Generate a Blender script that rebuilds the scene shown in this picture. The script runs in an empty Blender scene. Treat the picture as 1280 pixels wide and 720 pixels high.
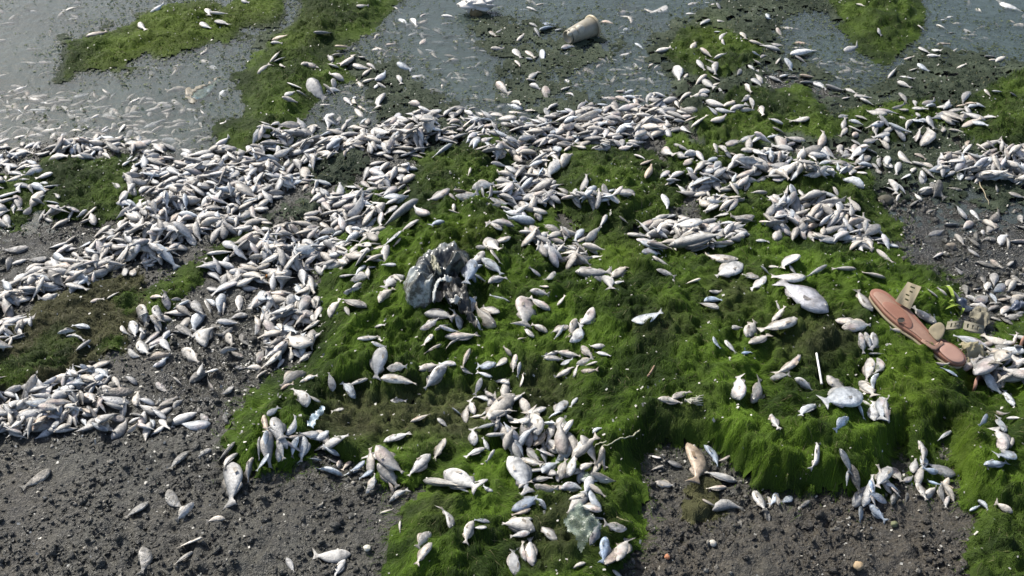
import bpy, bmesh, math, random
import numpy as np
from mathutils import Vector, Matrix, noise as mnoise

random.seed(7)
RNG = np.random.default_rng(11)
SC = bpy.context.scene
COL = SC.collection

# ------------------------------------------------------------------ camera, world, sun, exposure
CAM_H, PITCH, FPX = 1.53, math.radians(40.0), 1382.0      # eye height (m), tilt down, focal length in photo pixels
cam_d = bpy.data.cameras.new('camera')
cam_d.sensor_width = 36.0
cam_d.lens = FPX / 1280 * 36
cam_d.clip_start = 0.02
cam_d.clip_end = 1000
cam = bpy.data.objects.new('camera', cam_d)
cam.location = (0, 0, CAM_H)
cam.rotation_euler = (math.radians(90) - PITCH, 0, 0)
COL.objects.link(cam)
SC.camera = cam

SUN_EL, SUN_AZ = math.radians(44), math.radians(-42)      # azimuth from +Y towards +X: the sun stands up and to the left
w = bpy.data.worlds.new('World'); SC.world = w; w.use_nodes = True
nt = w.node_tree; nt.nodes.clear()
sky = nt.nodes.new('ShaderNodeTexSky'); sky.sky_type = 'NISHITA'; sky.sun_disc = False
sky.sun_elevation = SUN_EL; sky.sun_rotation = SUN_AZ; sky.dust_density = 2.6; sky.air_density = 0.75; sky.ozone_density = 0.3
bg = nt.nodes.new('ShaderNodeBackground'); bg.inputs['Strength'].default_value = 0.135
out = nt.nodes.new('ShaderNodeOutputWorld')
nt.links.new(sky.outputs[0], bg.inputs[0]); nt.links.new(bg.outputs[0], out.inputs[0])
sun_d = bpy.data.lights.new('sun', 'SUN'); sun_d.energy = 3.9; sun_d.angle = math.radians(2.0); sun_d.color = (1.0, 0.955, 0.88)
sun = bpy.data.objects.new('sun', sun_d); COL.objects.link(sun)
sd = Vector((math.sin(SUN_AZ) * math.cos(SUN_EL), math.cos(SUN_AZ) * math.cos(SUN_EL), math.sin(SUN_EL)))
sun.rotation_euler = sd.to_track_quat('Z', 'Y').to_euler()
SC.view_settings.view_transform = 'Standard'
SC.view_settings.look = 'None'
SC.view_settings.exposure = 0.70
SC.view_settings.gamma = 1.0
SC.cycles.transparent_max_bounces = 12
SC.cycles.max_bounces = 6

# ------------------------------------------------------------------ numpy helpers
cp, sp = math.cos(PITCH), math.sin(PITCH)
def ray(px, py):
    a = (np.asarray(px, float) - 640) / FPX
    b = -(np.asarray(py, float) - 360) / FPX
    return a, cp + b * sp, -sp + b * cp
def unproj(px, py, z=0.0):
    dx, dy, dz = ray(px, py)
    s = (z - CAM_H) / dz
    return dx * s, dy * s
def proj(x, y, z):
    rz = z - CAM_H
    d = y * cp - rz * sp
    d = np.maximum(d, 0.05)
    return 640 + FPX * x / d, 360 - FPX * (y * sp + rz * cp) / d
def hsh(ix, iy, seed):
    h = (ix.astype(np.int64) * 374761393 + iy.astype(np.int64) * 668265263 + seed * 974711) & 0xffffffff
    h = ((h ^ (h >> 13)) * 1274126177) & 0xffffffff
    return (h ^ (h >> 16)) & 0xffff
def pn(x, y, seed=0):
    x = np.asarray(x, float); y = np.asarray(y, float)
    ix = np.floor(x); iy = np.floor(y); fx = x - ix; fy = y - iy
    ux = fx * fx * fx * (fx * (fx * 6 - 15) + 10); uy = fy * fy * fy * (fy * (fy * 6 - 15) + 10)
    def g(ox, oy):
        a = hsh(ix + ox, iy + oy, seed) / 65536.0 * 2 * np.pi
        return np.cos(a) * (fx - ox) + np.sin(a) * (fy - oy)
    n0 = g(0, 0) * (1 - ux) + g(1, 0) * ux
    n1 = g(0, 1) * (1 - ux) + g(1, 1) * ux
    return (n0 * (1 - uy) + n1 * uy) * 1.5
def fbm(x, y, f, o=4, seed=0):
    v = 0; a = 1.0; t = 0
    for k in range(o):
        v = v + a * pn(x * f, y * f, seed + 17 * k); t += a; a *= 0.5; f *= 2.03
    return v / t
def sstep(a, b, x):
    t = np.clip((x - a) / (b - a), 0, 1); return t * t * (3 - 2 * t)
def lerp(a, b, t): return a + (b - a) * t

# masks drawn over the shore in map space (half-size raster of the photo's extent, with a margin)
MX0, MY0, MX1, MY1, MS = -200, -120, 1480, 900, 2
MW, MH = (MX1 - MX0) // MS, (MY1 - MY0) // MS
gx, gy = np.meshgrid(np.arange(MW) * MS + MX0, np.arange(MH) * MS + MY0)
gcx, gcy = gx, gy
def poly_in(poly, X, Y):
    r = np.zeros(np.shape(X), bool)
    n = len(poly)
    for i in range(n):
        x0, y0 = poly[i]; x1, y1 = poly[(i + 1) % n]
        if y0 == y1: continue
        c = ((y0 > Y) != (y1 > Y)) & (X < (x1 - x0) * (Y - y0) / (y1 - y0) + x0)
        r ^= c
    return r
def blur(m, s):
    k = np.arange(-int(3 * s) - 1, int(3 * s) + 2); g = np.exp(-k * k / (2.0 * s * s)); g /= g.sum()
    r = len(k) // 2
    for ax in (0, 1):
        p = [(0, 0), (0, 0)]; p[ax] = (r, r)
        q = np.pad(m, p, mode='edge')
        o = 0
        for i, wt in enumerate(g):
            sl = [slice(None), slice(None)]; sl[ax] = slice(i, i + m.shape[ax])
            o = o + wt * q[tuple(sl)]
        m = o
    return m
wx = fbm(gcx, gcy, 1 / 60., 4, 3); wy = fbm(gcx, gcy, 1 / 60., 4, 8)
wx2 = fbm(gcx, gcy, 1 / 18., 3, 13); wy2 = fbm(gcx, gcy, 1 / 18., 3, 18)
def mask(poly, soft=5, warp=16):
    m = poly_in(poly, gcx + wx * warp + wx2 * warp * .4, gcy + wy * warp * 0.7 + wy2 * warp * .3).astype(np.float32)
    return blur(m, soft / MS)
def look(m, px, py):
    u = np.clip((px - MX0) / MS, 0, MW - 1.001); v = np.clip((py - MY0) / MS, 0, MH - 1.001)
    i = u.astype(int); j = v.astype(int); fu = u - i; fv = v - j
    return (m[j, i] * (1 - fu) + m[j, i + 1] * fu) * (1 - fv) + (m[j + 1, i] * (1 - fu) + m[j + 1, i + 1] * fu) * fv

# ------------------------------------------------------------------ height of the shore (world grid, 5 mm)
GX0, GX1, GY0, GY1, GS = -2.05, 2.05, 0.80, 3.80, 0.005
NX, NY = int((GX1 - GX0) / GS) + 1, int((GY1 - GY0) / GS) + 1
WX, WY = np.meshgrid(GX0 + np.arange(NX) * GS, GY0 + np.arange(NY) * GS)
def gs(G, x, y):
    u = np.clip((np.asarray(x) - GX0) / GS, 0, NX - 1.001); v = np.clip((np.asarray(y) - GY0) / GS, 0, NY - 1.001)
    i = u.astype(int); j = v.astype(int); fu = u - i; fv = v - j
    return (G[j, i] * (1 - fu) + G[j, i + 1] * fu) * (1 - fv) + (G[j + 1, i] * (1 - fu) + G[j + 1, i + 1] * fu) * fv

# spot heights: map x, map y, height in cm over the water level
SPOTS = [(0,0,-7),(100,50,-5),(100,120,-3.2),(250,120,-2.6),(30,158,-2),(160,150,-2),(230,170,-1.2),(550,50,-5),(600,100,-3),(560,130,-1.6),(700,70,-3),(780,90,-3),
 (740,110,-2.2),(640,0,-7),(320,0,-6),(1040,80,-1.6),(1050,60,-1.6),(1200,40,-3),(1280,0,-5),(1160,20,-2.5),(900,0,-3),(380,145,-1.6),(340,165,-1.2),(440,140,-.9),
 (1030,20,-1),(1100,90,-.6),(950,60,.2),(880,110,.4),(1000,130,.5),(830,60,-.8),(640,150,-.5),(650,165,-.3),
 (0,205,1),(80,190,.8),(150,205,1.3),(280,200,.5),(380,190,.8),(450,190,1),(520,160,.5),(600,180,1),(750,160,.9),(900,160,.9),(1050,160,.5),(1200,150,.8),(1100,200,.4),(1270,130,1),
 (200,280,2.6),(40,292,-.35),(60,296,-.3),(100,300,1.2),(10,350,1),(30,330,.9),(100,420,2.4),(300,420,2),(250,450,2),(100,500,2.8),(200,620,3.4),(80,640,3.3),(400,650,4),(60,710,4.5),(300,710,4.6),
 (400,300,2),(400,250,1.5),(600,240,1.8),(750,260,1.8),(850,290,2),(1000,220,1.5),(1060,250,1.2),
 (1130,270,.12),(1200,260,-.1),(1260,260,-.1),(1160,310,.5),(1230,320,.4),(1280,330,.6),(1110,230,-.1),(1180,345,1),(1270,200,.4),
 (900,690,4.2),(1100,690,4.2),(1250,690,4.6),(820,640,3.6),(1000,630,3.6),(1200,620,3.6),(600,400,3),(900,400,3),(500,510,3),(700,500,3.4),(1100,450,3),(1240,440,2),(640,640,4),(1270,560,3.4),(440,430,2.6)]
acc = np.zeros(WX[::4, ::4].shape); wt = acc.copy()
for (px, py, z) in SPOTS:
    x, y = unproj(px, py, z / 100.0)
    g = np.exp(-((WX[::4, ::4] - x) ** 2 + ((WY[::4, ::4] - y) * .8) ** 2) / (2 * .085 ** 2)) + 1e-6 / (0.01 + (WX[::4, ::4] - x) ** 2 + (WY[::4, ::4] - y) ** 2)
    acc += g * z / 100.0; wt += g
low = acc / wt
def up4(a):
    v = np.arange(NY) / 4.0; u = np.arange(NX) / 4.0
    j = np.minimum(v.astype(int), a.shape[0] - 2); i = np.minimum(u.astype(int), a.shape[1] - 2)
    fv = np.clip(v - j, 0, 1)[:, None]; fu = np.clip(u - i, 0, 1)[None, :]
    return (a[j][:, i] * (1 - fu) + a[j][:, i + 1] * fu) * (1 - fv) + (a[j + 1][:, i] * (1 - fu) + a[j + 1][:, i + 1] * fu) * fv
HB = up4(low)
land = sstep(-.012, .01, HB)
HG = HB + fbm(WX, WY, 5, 3, 31) * .006 + np.abs(fbm(WX, WY, 18, 3, 35)) * .018 * land + (fbm(WX, WY, 58, 2, 38) * .0095 + np.abs(fbm(WX, WY, 36, 2, 39)) * .011) * (0.25 + 0.75 * land) * (.45 + .9 * sstep(-.25, .25, fbm(WX, WY, 3.2, 2, 44))) - .004

# ------------------------------------------------------------------ algae: map polygons (region, kind, thickness m, cover, polygon)
# kinds: 0 vivid long filaments, 1 olive moss, 2 grey-green scum, 3 thin brownish cover
ALG = [
 ('float', 2, .006, .8, [(60,110),(60,70),(140,18),(250,-10),(365,-20),(350,40),(280,65),(190,75),(185,95),(165,95),(160,72),(100,105)]),
 ('float', 1, .016, 1.0, [(65,75),(95,50),(140,38),(180,22),(200,8),(230,2),(350,-20),(345,12),(300,42),(270,58),(225,62),(180,64),(160,70),(118,82),(95,97),(74,106),(68,98),(90,82),(118,66),(95,74),(70,84)]),
 ('ridge', 1, .03, 1.0, [(395,-20),(500,-20),(486,4),(440,30),(428,48),(400,54),(380,72),(365,84),(385,80),(430,84),(438,95),(400,100),(380,110),(388,130),(362,142),(345,160),(325,178),(290,178),(284,152),(300,138),(318,115),(335,98),(305,100),(310,84),(345,72),(328,60),(330,44),(355,30),(385,12)]),
 ('scum', 2, .012, .9, [(425,60),(470,72),(520,78),(560,112),(575,150),(545,180),(490,170),(462,120),(430,95)]),
 ('scum', 2, .008, .8, [(575,10),(640,18),(700,28),(770,44),(790,62),(705,88),(690,130),(645,142),(615,108),(605,66)]),
 ('scum', 2, .008, .8, [(660,110),(700,118),(760,96),(776,120),(740,130),(700,148),(660,145)]),
 ('scum', 2, .006, .55, [(0,18),(30,8),(55,18),(20,26)]),
 ('scum', 2, .006, .6, [(20,45),(40,46),(36,56),(22,54)]),
 ('scum', 2, .006, .8, [(240,140),(285,135),(285,160),(245,158)]),
 ('scum', 2, .006, .5, [(300,80),(335,60),(330,140),(300,130),(290,100)]),
 ('right', 2, .012, .9, [(812,60),(850,22),(930,-20),(1060,-20),(1040,20),(1000,22),(960,20),(1000,60),(1048,92),(1010,94),(960,82),(940,150),(1100,95),(1150,60),(1290,70),(1480,60),(1480,255),(1280,250),(1180,235),(1130,250),(1090,210),(1080,185),(1000,190),(900,180),(860,150),(850,120),(820,100)]),
 ('right', 1, .02, 1.0, [(830,60),(870,25),(900,20),(905,45),(960,50),(950,85),(900,100),(860,110),(835,95)]),
 ('right', 1, .03, 1.0, [(1015,-20),(1140,-20),(1140,25),(1120,45),(1085,62),(1065,42),(1040,12)]),
 ('right', 1, .03, 1.0, [(1200,130),(1230,90),(1280,68),(1480,60),(1480,200),(1280,195),(1235,190),(1210,160)]),
 ('right', 1, .02, 1.0, [(870,140),(920,110),(1000,112),(1040,140),(1130,130),(1180,112),(1200,150),(1100,170),(1000,165),(940,180),(880,175)]),
 ('right', 2, .01, .8, [(1110,210),(1200,200),(1260,225),(1250,255),(1150,250)]),
 ('mid', 1, .03, 1.0, [(515,260),(520,215),(550,180),(590,165),(632,175),(628,220),(640,250),(600,265),(560,275)]),
 ('mid', 1, .016, 1.0, [(400,240),(450,235),(500,245),(480,268),(455,270),(440,255)]),
 ('mid', 2, .012, 1.0, [(370,195),(450,185),(475,205),(455,232),(395,230)]),
 ('mid', 1, .028, 1.0, [(700,250),(698,205),(740,188),(800,190),(835,210),(845,245),(800,270),(750,280),(720,275)]),
 ('mid', 1, .02, 1.0, [(830,175),(900,180),(960,185),(955,205),(880,210),(840,225)]),
 ('mid', 1, .03, 1.0, [(880,295),(900,255),(940,225),(1005,215),(1060,215),(1085,245),(1110,300),(1060,270),(1000,240),(970,245),(950,300)]),
 ('left', 1, .014, 1.0, [(-100,260),(-20,225),(30,210),(70,200),(120,205),(172,205),(150,225),(170,250),(120,265),(60,255),(20,275),(-100,290)]),
 ('left', 2, .01, .9, [(300,270),(340,250),(400,248),(380,275),(330,290)]),
 ('left', 1, .018, 1.0, [(185,395),(190,372),(220,345),(250,325),(275,300),(310,285),(350,280),(340,296),(290,312),(270,335),(235,352),(212,385),(195,405)]),
 ('leftmat', 3, .014, 1.0, [(-100,480),(-60,415),(20,405),(60,375),(110,345),(170,348),(188,372),(160,405),(150,440),(110,455),(80,482),(20,490),(-100,510)]),
 ('leftmat', 1, .016, .9, [(-60,470),(40,425),(75,405),(110,425),(100,445),(60,455),(20,480),(-60,492)]),
 ('leftmat', 1, .016, .9, [(110,365),(160,355),(180,372),(150,405),(155,440),(120,450),(115,430),(140,400)]),
 ('main', 0, .040, 1.0, [(300,575),(302,525),(330,492),(366,466),(392,430),(398,388),(420,340),(450,303),(490,274),(540,244),(600,230),(650,262),(690,292),(700,335),(770,305),(830,312),(880,300),(930,285),(990,300),(1060,300),(1112,322),(1160,352),(1192,385),(1195,425),(1235,470),(1270,395),(1480,385),(1480,640),(1280,640),(1225,640),(1165,600),(1120,585),(1085,612),(1030,600),(985,604),(925,590),(905,560),(870,545),(825,552),(795,575),(800,620),(775,640),(740,580),(700,540),(640,560),(560,560),(480,600),(440,565),(385,552),(340,575),(312,590)]),
 ('main', 0, .03, 1.0, [(495,740),(488,690),(520,640),(560,600),(600,560),(660,560),(720,570),(760,600),(790,650),(765,690),(768,760),(640,780),(500,780)]),
 ('front', 1, .02, 1.0, [(1222,760),(1220,690),(1238,640),(1262,600),(1300,560),(1480,560),(1480,800),(1230,800)]),
 ('front', 3, .014, .8, [(850,600),(875,588),(905,596),(896,612),(888,640),(878,668),(870,640),(858,620)]),
]
THK = np.zeros((MH, MW), np.float32)
KIND = np.full((MH, MW), -1, int); REG = np.full((MH, MW), -1, int); COV = np.zeros((MH, MW), np.float32)
REGS = ['main', 'mid', 'right', 'leftmat', 'left', 'ridge', 'float', 'scum', 'front']
for (rg, kd, th, cv, poly) in ALG:
    m = mask(poly, 12 if th > .025 else 7, 44)
    THK = np.maximum(THK, m * th)
    on = m * cv > np.where(KIND >= 0, .5, .04)
    KIND[on] = kd; REG[on] = REGS.index(rg)
    COV = np.maximum(COV, m * cv)
for _k in range(11):                                       # loose strands stray a little beyond each mat
    for sh, ax in ((1, 0), (-1, 0), (1, 1), (-1, 1)):
        rr_ = np.roll(REG, sh, ax); kk_ = np.roll(KIND, sh, ax); e_ = (REG < 0) & (rr_ >= 0)
        REG = np.where(e_, rr_, REG); KIND = np.where(e_, kk_, KIND)
# hollows and clefts in the mats (thickness multiplied down), thin brown floor in the hollow
HOLE = np.ones((MH, MW), np.float32)
for (poly, f) in [([(385,520),(410,490),(480,480),(560,478),(640,480),(640,510),(590,545),(520,550),(430,552),(395,545)], .22),
                  ([(1104,545),(1128,520),(1146,570),(1140,612),(1108,612)], .02), ([(1160,560),(1172,520),(1200,525),(1206,625),(1166,615)], .05),
                  ([(800,600),(800,575),(830,560),(880,560),(905,585),(880,610),(830,612)], .15),
                  ([(640,470),(700,440),(720,480),(690,560),(640,560)], .6),
                  ([(1190,420),(1215,400),(1280,420),(1280,510),(1230,520),(1200,470)], .35),
                  ([(925,480),(960,450),(985,470),(960,520),(930,520)], .75)]:
    m = mask(poly, 9, 12); THK *= 1 - m * (1 - f); HOLE *= 1 - m * (1 - f)
BROWN = np.zeros((MH, MW), np.float32)
for (poly, f) in [([(385,530),(410,495),(480,480),(560,478),(640,485),(640,510),(590,545),(520,550),(430,552)], 1.0),
                  ([(960,400),(1060,380),(1080,420),(1020,450),(960,450)], .65), ([(870,360),(930,330),(960,390),(900,400)], .6), ([(840,500),(890,490),(880,540),(830,540)], .6),
                  ([(780,390),(870,380),(860,420),(790,430)], .4), ([(640,620),(740,600),(760,680),(690,710),(640,690)], .5), ([(0,400),(100,370),(140,360),(120,420),(20,450)], .4),
                  ([(640,440),(700,430),(720,520),(650,540)], .55), ([(505,640),(560,600),(600,610),(560,660)], .45)]:
    BROWN = np.maximum(BROWN, mask(poly, 14, 24) * f)
YEL = np.zeros((MH, MW), np.float32)
for (poly, f) in [([(470,400),(480,360),(540,300),(620,270),(625,300),(560,310),(500,360)], 1), ([(740,330),(760,300),(820,315),(800,340)], .8), ([(1100,440),(1160,430),(1180,520),(1110,520)], .5),
                  ([(70,110),(180,20),(260,0),(350,0),(340,20),(230,65)], 1), ([(860,60),(880,20),(905,25),(900,45)], 1), ([(330,60),(380,20),(420,20),(380,60)], .8), ([(1030,500),(1000,540),(950,600),(980,600)], .5), ([(1190,520),(1225,520),(1225,640),(1190,600)], .7)]:
    YEL = np.maximum(YEL, mask(poly, 12, 20) * f)

# lumps on the mats: map x, y, radius px, height cm
LUMPS = [(560,330,70,2.2),(500,390,60,1.6),(440,440,40,1.2),(600,280,60,1.2),(830,430,70,2.6),(800,360,60,1.4),(1000,390,70,1.6),(1080,400,60,1.6),(1140,450,55,1.8),(960,560,55,2.4),(1030,540,55,2.2),(1090,560,32,2.4),(1145,510,30,1.4),
 (1210,560,30,2.2),(870,520,60,1.2),(760,560,40,2.0),(740,480,45,1.4),(900,470,50,1.6),(1260,600,50,2),(690,400,60,.8),(560,250,50,1.4),(580,200,40,1.0),(760,220,50,1.0),(560,640,60,1.2),(540,700,40,1.2),(700,650,40,1.0),(1010,330,60,1.2),(330,520,20,1.4),(360,500,20,1)]
HM0 = HG.copy()
for it in range(2):
    PX, PY = proj(WX, WY, HM0)
    th = look(THK, PX, PY)
    L = np.zeros_like(HG)
    for (lx, ly, r, h) in LUMPS:
        x, y = unproj(lx, ly, .06)
        sc = FPX / (y * cp + (CAM_H - .06) * sp)
        rr = r / sc
        L += h / 100.0 * np.exp(-((WX - x) ** 2 + (WY - y) ** 2) / (2 * (rr * .75) ** 2))
    inm = sstep(.003, .02, th)
    HM0 = np.maximum(HG, -.004) + th + (L * .85) * sstep(.004, .03, th) * look(HOLE, PX, PY)
clump = (np.abs(fbm(WX, WY, 8, 2, 50)) - .2) * .032 + (np.abs(fbm(WX, WY, 17, 2, 51)) - .22) * .025 + (np.abs(fbm(WX, WY, 38, 2, 55)) - .2) * .017
ridg = fbm(WX * 1.0 + fbm(WX, WY, 3, 2, 77) * .1, WY * .35, 26, 2, 59) * .008
HMAT = HM0 + clump * sstep(.004, .022, th) + ridg * sstep(.02, .04, th) + fbm(WX, WY, 60, 2, 61) * .003 - .004 * (1 - sstep(.0, .004, th))
rag = fbm(WX, WY, 20, 3, 301) + .6 * fbm(WX, WY, 55, 2, 305)
kg_ = KIND[np.clip(((PY - MY0) / MS).astype(int), 0, MH - 1), np.clip(((PX - MX0) / MS).astype(int), 0, MW - 1)]
MATON = (th > .0022) & (np.clip(th / np.where(kg_ == 2, .010, .012), 0, 1) * 1.0 + rag * np.where(kg_ == 2, 1.5, .75) > np.where(kg_ == 2, .58, .30))
S0 = np.where(MATON, np.maximum(HG, HMAT), HG)             # bare surface: mud or mat
PILE = S0.copy()                                           # grows as fish are laid on it
PXM, PYM = proj(WX, WY, np.maximum(HMAT, HG))
KG = KIND[np.clip(((PYM - MY0) / MS).astype(int), 0, MH - 1), np.clip(((PXM - MX0) / MS).astype(int), 0, MW - 1)]
RG = REG[np.clip(((PYM - MY0) / MS).astype(int), 0, MH - 1), np.clip(((PXM - MX0) / MS).astype(int), 0, MW - 1)]
CG = np.maximum(look(COV, PXM, PYM), .5); BG = look(BROWN, PXM, PYM); YG = look(YEL, PXM, PYM)

def hit(px, py, G=None):
    """where the line of sight through a map point meets the surface"""
    G = S0 if G is None else G
    dx, dy, dz = ray(px, py)
    zs = np.linspace(.16, -.09, 130)
    s = (zs - CAM_H) / dz
    X, Y = dx * s, dy * s
    under = gs(G, X, Y) >= zs
    k = int(np.argmax(under)) if under.any() else 129
    return float(X[k]), float(Y[k]), float(gs(G, X[k], Y[k]))

# ------------------------------------------------------------------ mesh / object helpers
def mesh_np(name, V, F, mats, cols=None, smooth=True, midx=None, extra=None):
    """V (n,3), F list of (m,k) int arrays"""
    me = bpy.data.meshes.new(name)
    V = np.ascontiguousarray(V, np.float32)
    me.vertices.add(len(V)); me.vertices.foreach_set('co', V.ravel())
    Fs = [np.asarray(f, np.int32) for f in F if len(f)]
    tot = sum(f.size for f in Fs); nf = sum(len(f) for f in Fs)
    me.loops.add(tot); me.polygons.add(nf)
    me.loops.foreach_set('vertex_index', np.concatenate([f.ravel() for f in Fs]))
    ls = []; o = 0
    for f in Fs:
        ls.append(o + np.arange(len(f)) * f.shape[1]); o += f.size
    me.polygons.foreach_set('loop_start', np.concatenate(ls).astype(np.int32))
    if midx is not None: me.polygons.foreach_set('material_index', np.asarray(midx, np.int32))
    me.update(calc_edges=True)
    if smooth: me.polygons.foreach_set('use_smooth', np.ones(nf, bool))
    if cols is not None:
        a = me.attributes.new('col', 'FLOAT_COLOR', 'POINT')
        c = np.ones((len(V), 4), np.float32); c[:, :3] = cols[:, :3]
        if cols.shape[1] > 3: c[:, 3] = cols[:, 3]
        a.data.foreach_set('color', c.ravel())
    for m in (mats if isinstance(mats, (list, tuple)) else [mats]): me.materials.append(m)
    return me
def link(name, me, parent=None, loc=None):
    o = bpy.data.objects.new(name, me); COL.objects.link(o)
    if parent is not None: o.parent = parent
    if loc is not None: o.location = loc
    return o
def tag(o, label=None, cat=None, group=None, kind=None):
    if label: o['label'] = label
    if cat: o['category'] = cat
    if group: o['group'] = group
    if kind: o['kind'] = kind
    return o
def grid_faces(nx, ny, keep=None):
    i, j = np.meshgrid(np.arange(nx - 1), np.arange(ny - 1))
    a = (j * nx + i)
    q = np.stack([a, a + 1, a + nx + 1, a + nx], -1).reshape(-1, 4)
    return q if keep is None else q[keep.ravel()]
def bm_obj(name, bm, mat, parent=None, loc=None, smooth=True):
    me = bpy.data.meshes.new(name); bmesh.ops.recalc_face_normals(bm, faces=bm.faces); bm.to_mesh(me); bm.free()
    for m in (mat if isinstance(mat, (list, tuple)) else [mat]): me.materials.append(m)
    if smooth:
        for p in me.polygons: p.use_smooth = True
    return link(name, me, parent, loc)

# ------------------------------------------------------------------ materials
class N:
    def __init__(s, name):
        s.m = bpy.data.materials.new(name); s.m.use_nodes = True; s.t = s.m.node_tree; s.t.nodes.clear()
        s.out = s.n('ShaderNodeOutputMaterial')
    def n(s, kind, **kw):
        x = s.t.nodes.new(kind)
        for k, v in kw.items():
            if k[0] == '_': setattr(x, k[1:], v)
            else:
                x.inputs[int(k[1:]) if k[0] == 'i' and k[1:].isdigit() else k.replace('_', ' ')].default_value = v
        return x
    def l(s, a, b): s.t.links.new(a, b)
    def noise(s, scale, detail=4, rough=.6, vec=None):
        x = s.n('ShaderNodeTexNoise', Scale=scale, Detail=detail, Roughness=rough)
        s.l(vec if vec else s.pos(), x.inputs['Vector']); return x.outputs['Fac']
    def pos(s):
        if not hasattr(s, '_p'): s._p = s.n('ShaderNodeNewGeometry').outputs['Position']
        return s._p
    def ramp(s, fac, stops):
        r = s.n('ShaderNodeValToRGB'); e = r.color_ramp.elements
        while len(e) < len(stops): e.new(.5)
        for k, (p, c) in enumerate(stops):
            e[k].position = p; e[k].color = (*c, 1) if len(c) == 3 else c
        s.l(fac, r.inputs[0]); return r.outputs[0]
    def mix(s, f, a, b, mode='MIX'):
        x = s.n('ShaderNodeMix', _data_type='RGBA', _blend_type=mode)
        for v, k in ((f, 0), (a, 6), (b, 7)):
            if hasattr(v, 'is_linked'): s.l(v, x.inputs[k])
            else: x.inputs[k].default_value = v if k == 0 else (*v, 1)
        return x.outputs[2]
    def math(s, op, a, b=0.0):
        x = s.n('ShaderNodeMath', _operation=op)
        for v, k in ((a, 0), (b, 1)):
            if hasattr(v, 'is_linked'): s.l(v, x.inputs[k])
            else: x.inputs[k].default_value = v
        return x.outputs[0]
    def attr(s, name='col'):
        return s.n('ShaderNodeAttribute', _attribute_name=name)
    def bump(s, h, strength, dist):
        b = s.n('ShaderNodeBump', Strength=strength, Distance=dist); s.l(h, b.inputs['Height']); return b.outputs[0]
    def pbr(s, col, rough=.6, normal=None, **kw):
        p = s.n('ShaderNodeBsdfPrincipled')
        for v, k in ((col, 'Base Color'), (rough, 'Roughness')):
            if hasattr(v, 'is_linked'): s.l(v, p.inputs[k])
            else: p.inputs[k].default_value = (*v, 1) if k == 'Base Color' else v
        if normal: s.l(normal, p.inputs['Normal'])
        for k, v in kw.items(): p.inputs[k.replace('_', ' ')].default_value = v
        return p
    def done(s, sh): s.l(sh, s.out.inputs[0]); return s.m

def simple(name, c0, c1, scale=60, rough=.6, bump=.3, dist=.002, **kw):
    n = N(name); f = n.noise(scale, 5, .65)
    f2 = n.noise(scale * 6, 3, .6)
    col = n.mix(f, c0, c1)
    col = n.mix(n.math('MULTIPLY', f2, .5), col, tuple(x * .7 for x in c0))
    return n.done(n.pbr(col, rough, n.bump(n.math('ADD', f, n.math('MULTIPLY', f2, .4)), bump, dist), **kw).outputs[0])

# mud: grey to brown, wet near the water (col = tint, alpha = wetness)
n = N('mud'); a = n.attr()
f1 = n.noise(38, 6, .7); f2 = n.noise(150, 4, .7); f3 = n.noise(330, 2, .5)
col = n.mix(n.math('MULTIPLY', f1, 1.0), a.outputs['Color'], (.072, .071, .058), 'MIX')
col = n.mix(.55, a.outputs['Color'], col)
spk = n.ramp(f3, [(.59, (0, 0, 0)), (.66, (1, 1, 1))])
col = n.mix(n.math('MULTIPLY', spk, .35), col, (.30, .29, .26))
gr = n.ramp(f2, [(.41, (0, 0, 0)), (.60, (1, 1, 1))])
col = n.mix(gr, n.mix(.72, col, (.012, .012, .010)), col)
rough = n.math('SUBTRACT', n.math('ADD', .50, n.math('MULTIPLY', f1, .22)), n.math('MULTIPLY', a.outputs['Alpha'], .42))
hh = n.math('ADD', n.math('MULTIPLY', f2, .7), n.math('ADD', n.math('MULTIPLY', f1, 1.2), n.math('MULTIPLY', f3, .3)))
M_MUD = n.done(n.pbr(col, rough, n.bump(hh, .9, .010)).outputs[0])

def algae_mat(name, dk, transl, rough):
    n = N(name); a = n.attr()
    f = n.noise(420, 3, .6)
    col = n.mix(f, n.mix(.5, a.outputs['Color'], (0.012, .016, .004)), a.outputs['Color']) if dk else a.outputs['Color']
    p = n.pbr(col, rough, n.bump(f, .8, .004) if dk else None, **{'Specular_IOR_Level': .12})
    if not transl: return n.done(p.outputs[0])
    t = n.n('ShaderNodeBsdfTranslucent'); n.l(n.mix(.35, a.outputs['Color'], (.06, .16, .006)), t.inputs[0])
    m = n.n('ShaderNodeMixShader', Fac=.30); n.l(p.outputs[0], m.inputs[1]); n.l(t.outputs[0], m.inputs[2])
    return n.done(m.outputs[0])
M_MAT = algae_mat('algae_bed', True, False, .75)
M_FIL = algae_mat('algae_filament', False, True, .55)

# fish skin: col = tint, alpha = mud cover
n = N('fish_skin'); a = n.attr(); tc = n.n('ShaderNodeTexCoord').outputs['Object']
f1 = n.noise(120, 5, .65); f2 = n.noise(620, 3, .6)
vor = n.n('ShaderNodeTexVoronoi', Scale=420.0, Randomness=.7); n.l(n.pos(), vor.inputs['Vector'])
blot = n.ramp(f1, [(.34, (.40, .41, .42)), (.60, (1, 1, 1))])
col = n.mix(.85, a.outputs['Color'], n.mix(1.0, a.outputs['Color'], blot, 'MULTIPLY'))
stain = n.ramp(n.noise(70, 4, .7), [(.56, (0, 0, 0)), (.70, (1, 1, 1))])
col = n.mix(n.math('MULTIPLY', stain, .35), col, (.36, .29, .20))
sp2 = n.ramp(f2, [(.64, (0, 0, 0)), (.72, (1, 1, 1))])
col = n.mix(n.math('MULTIPLY', sp2, .35), col, (.16, .15, .13))
mudn = n.math('ADD', f1, n.math('SUBTRACT', n.math('MULTIPLY', a.outputs['Alpha'], 1.3), 1.0))
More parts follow.
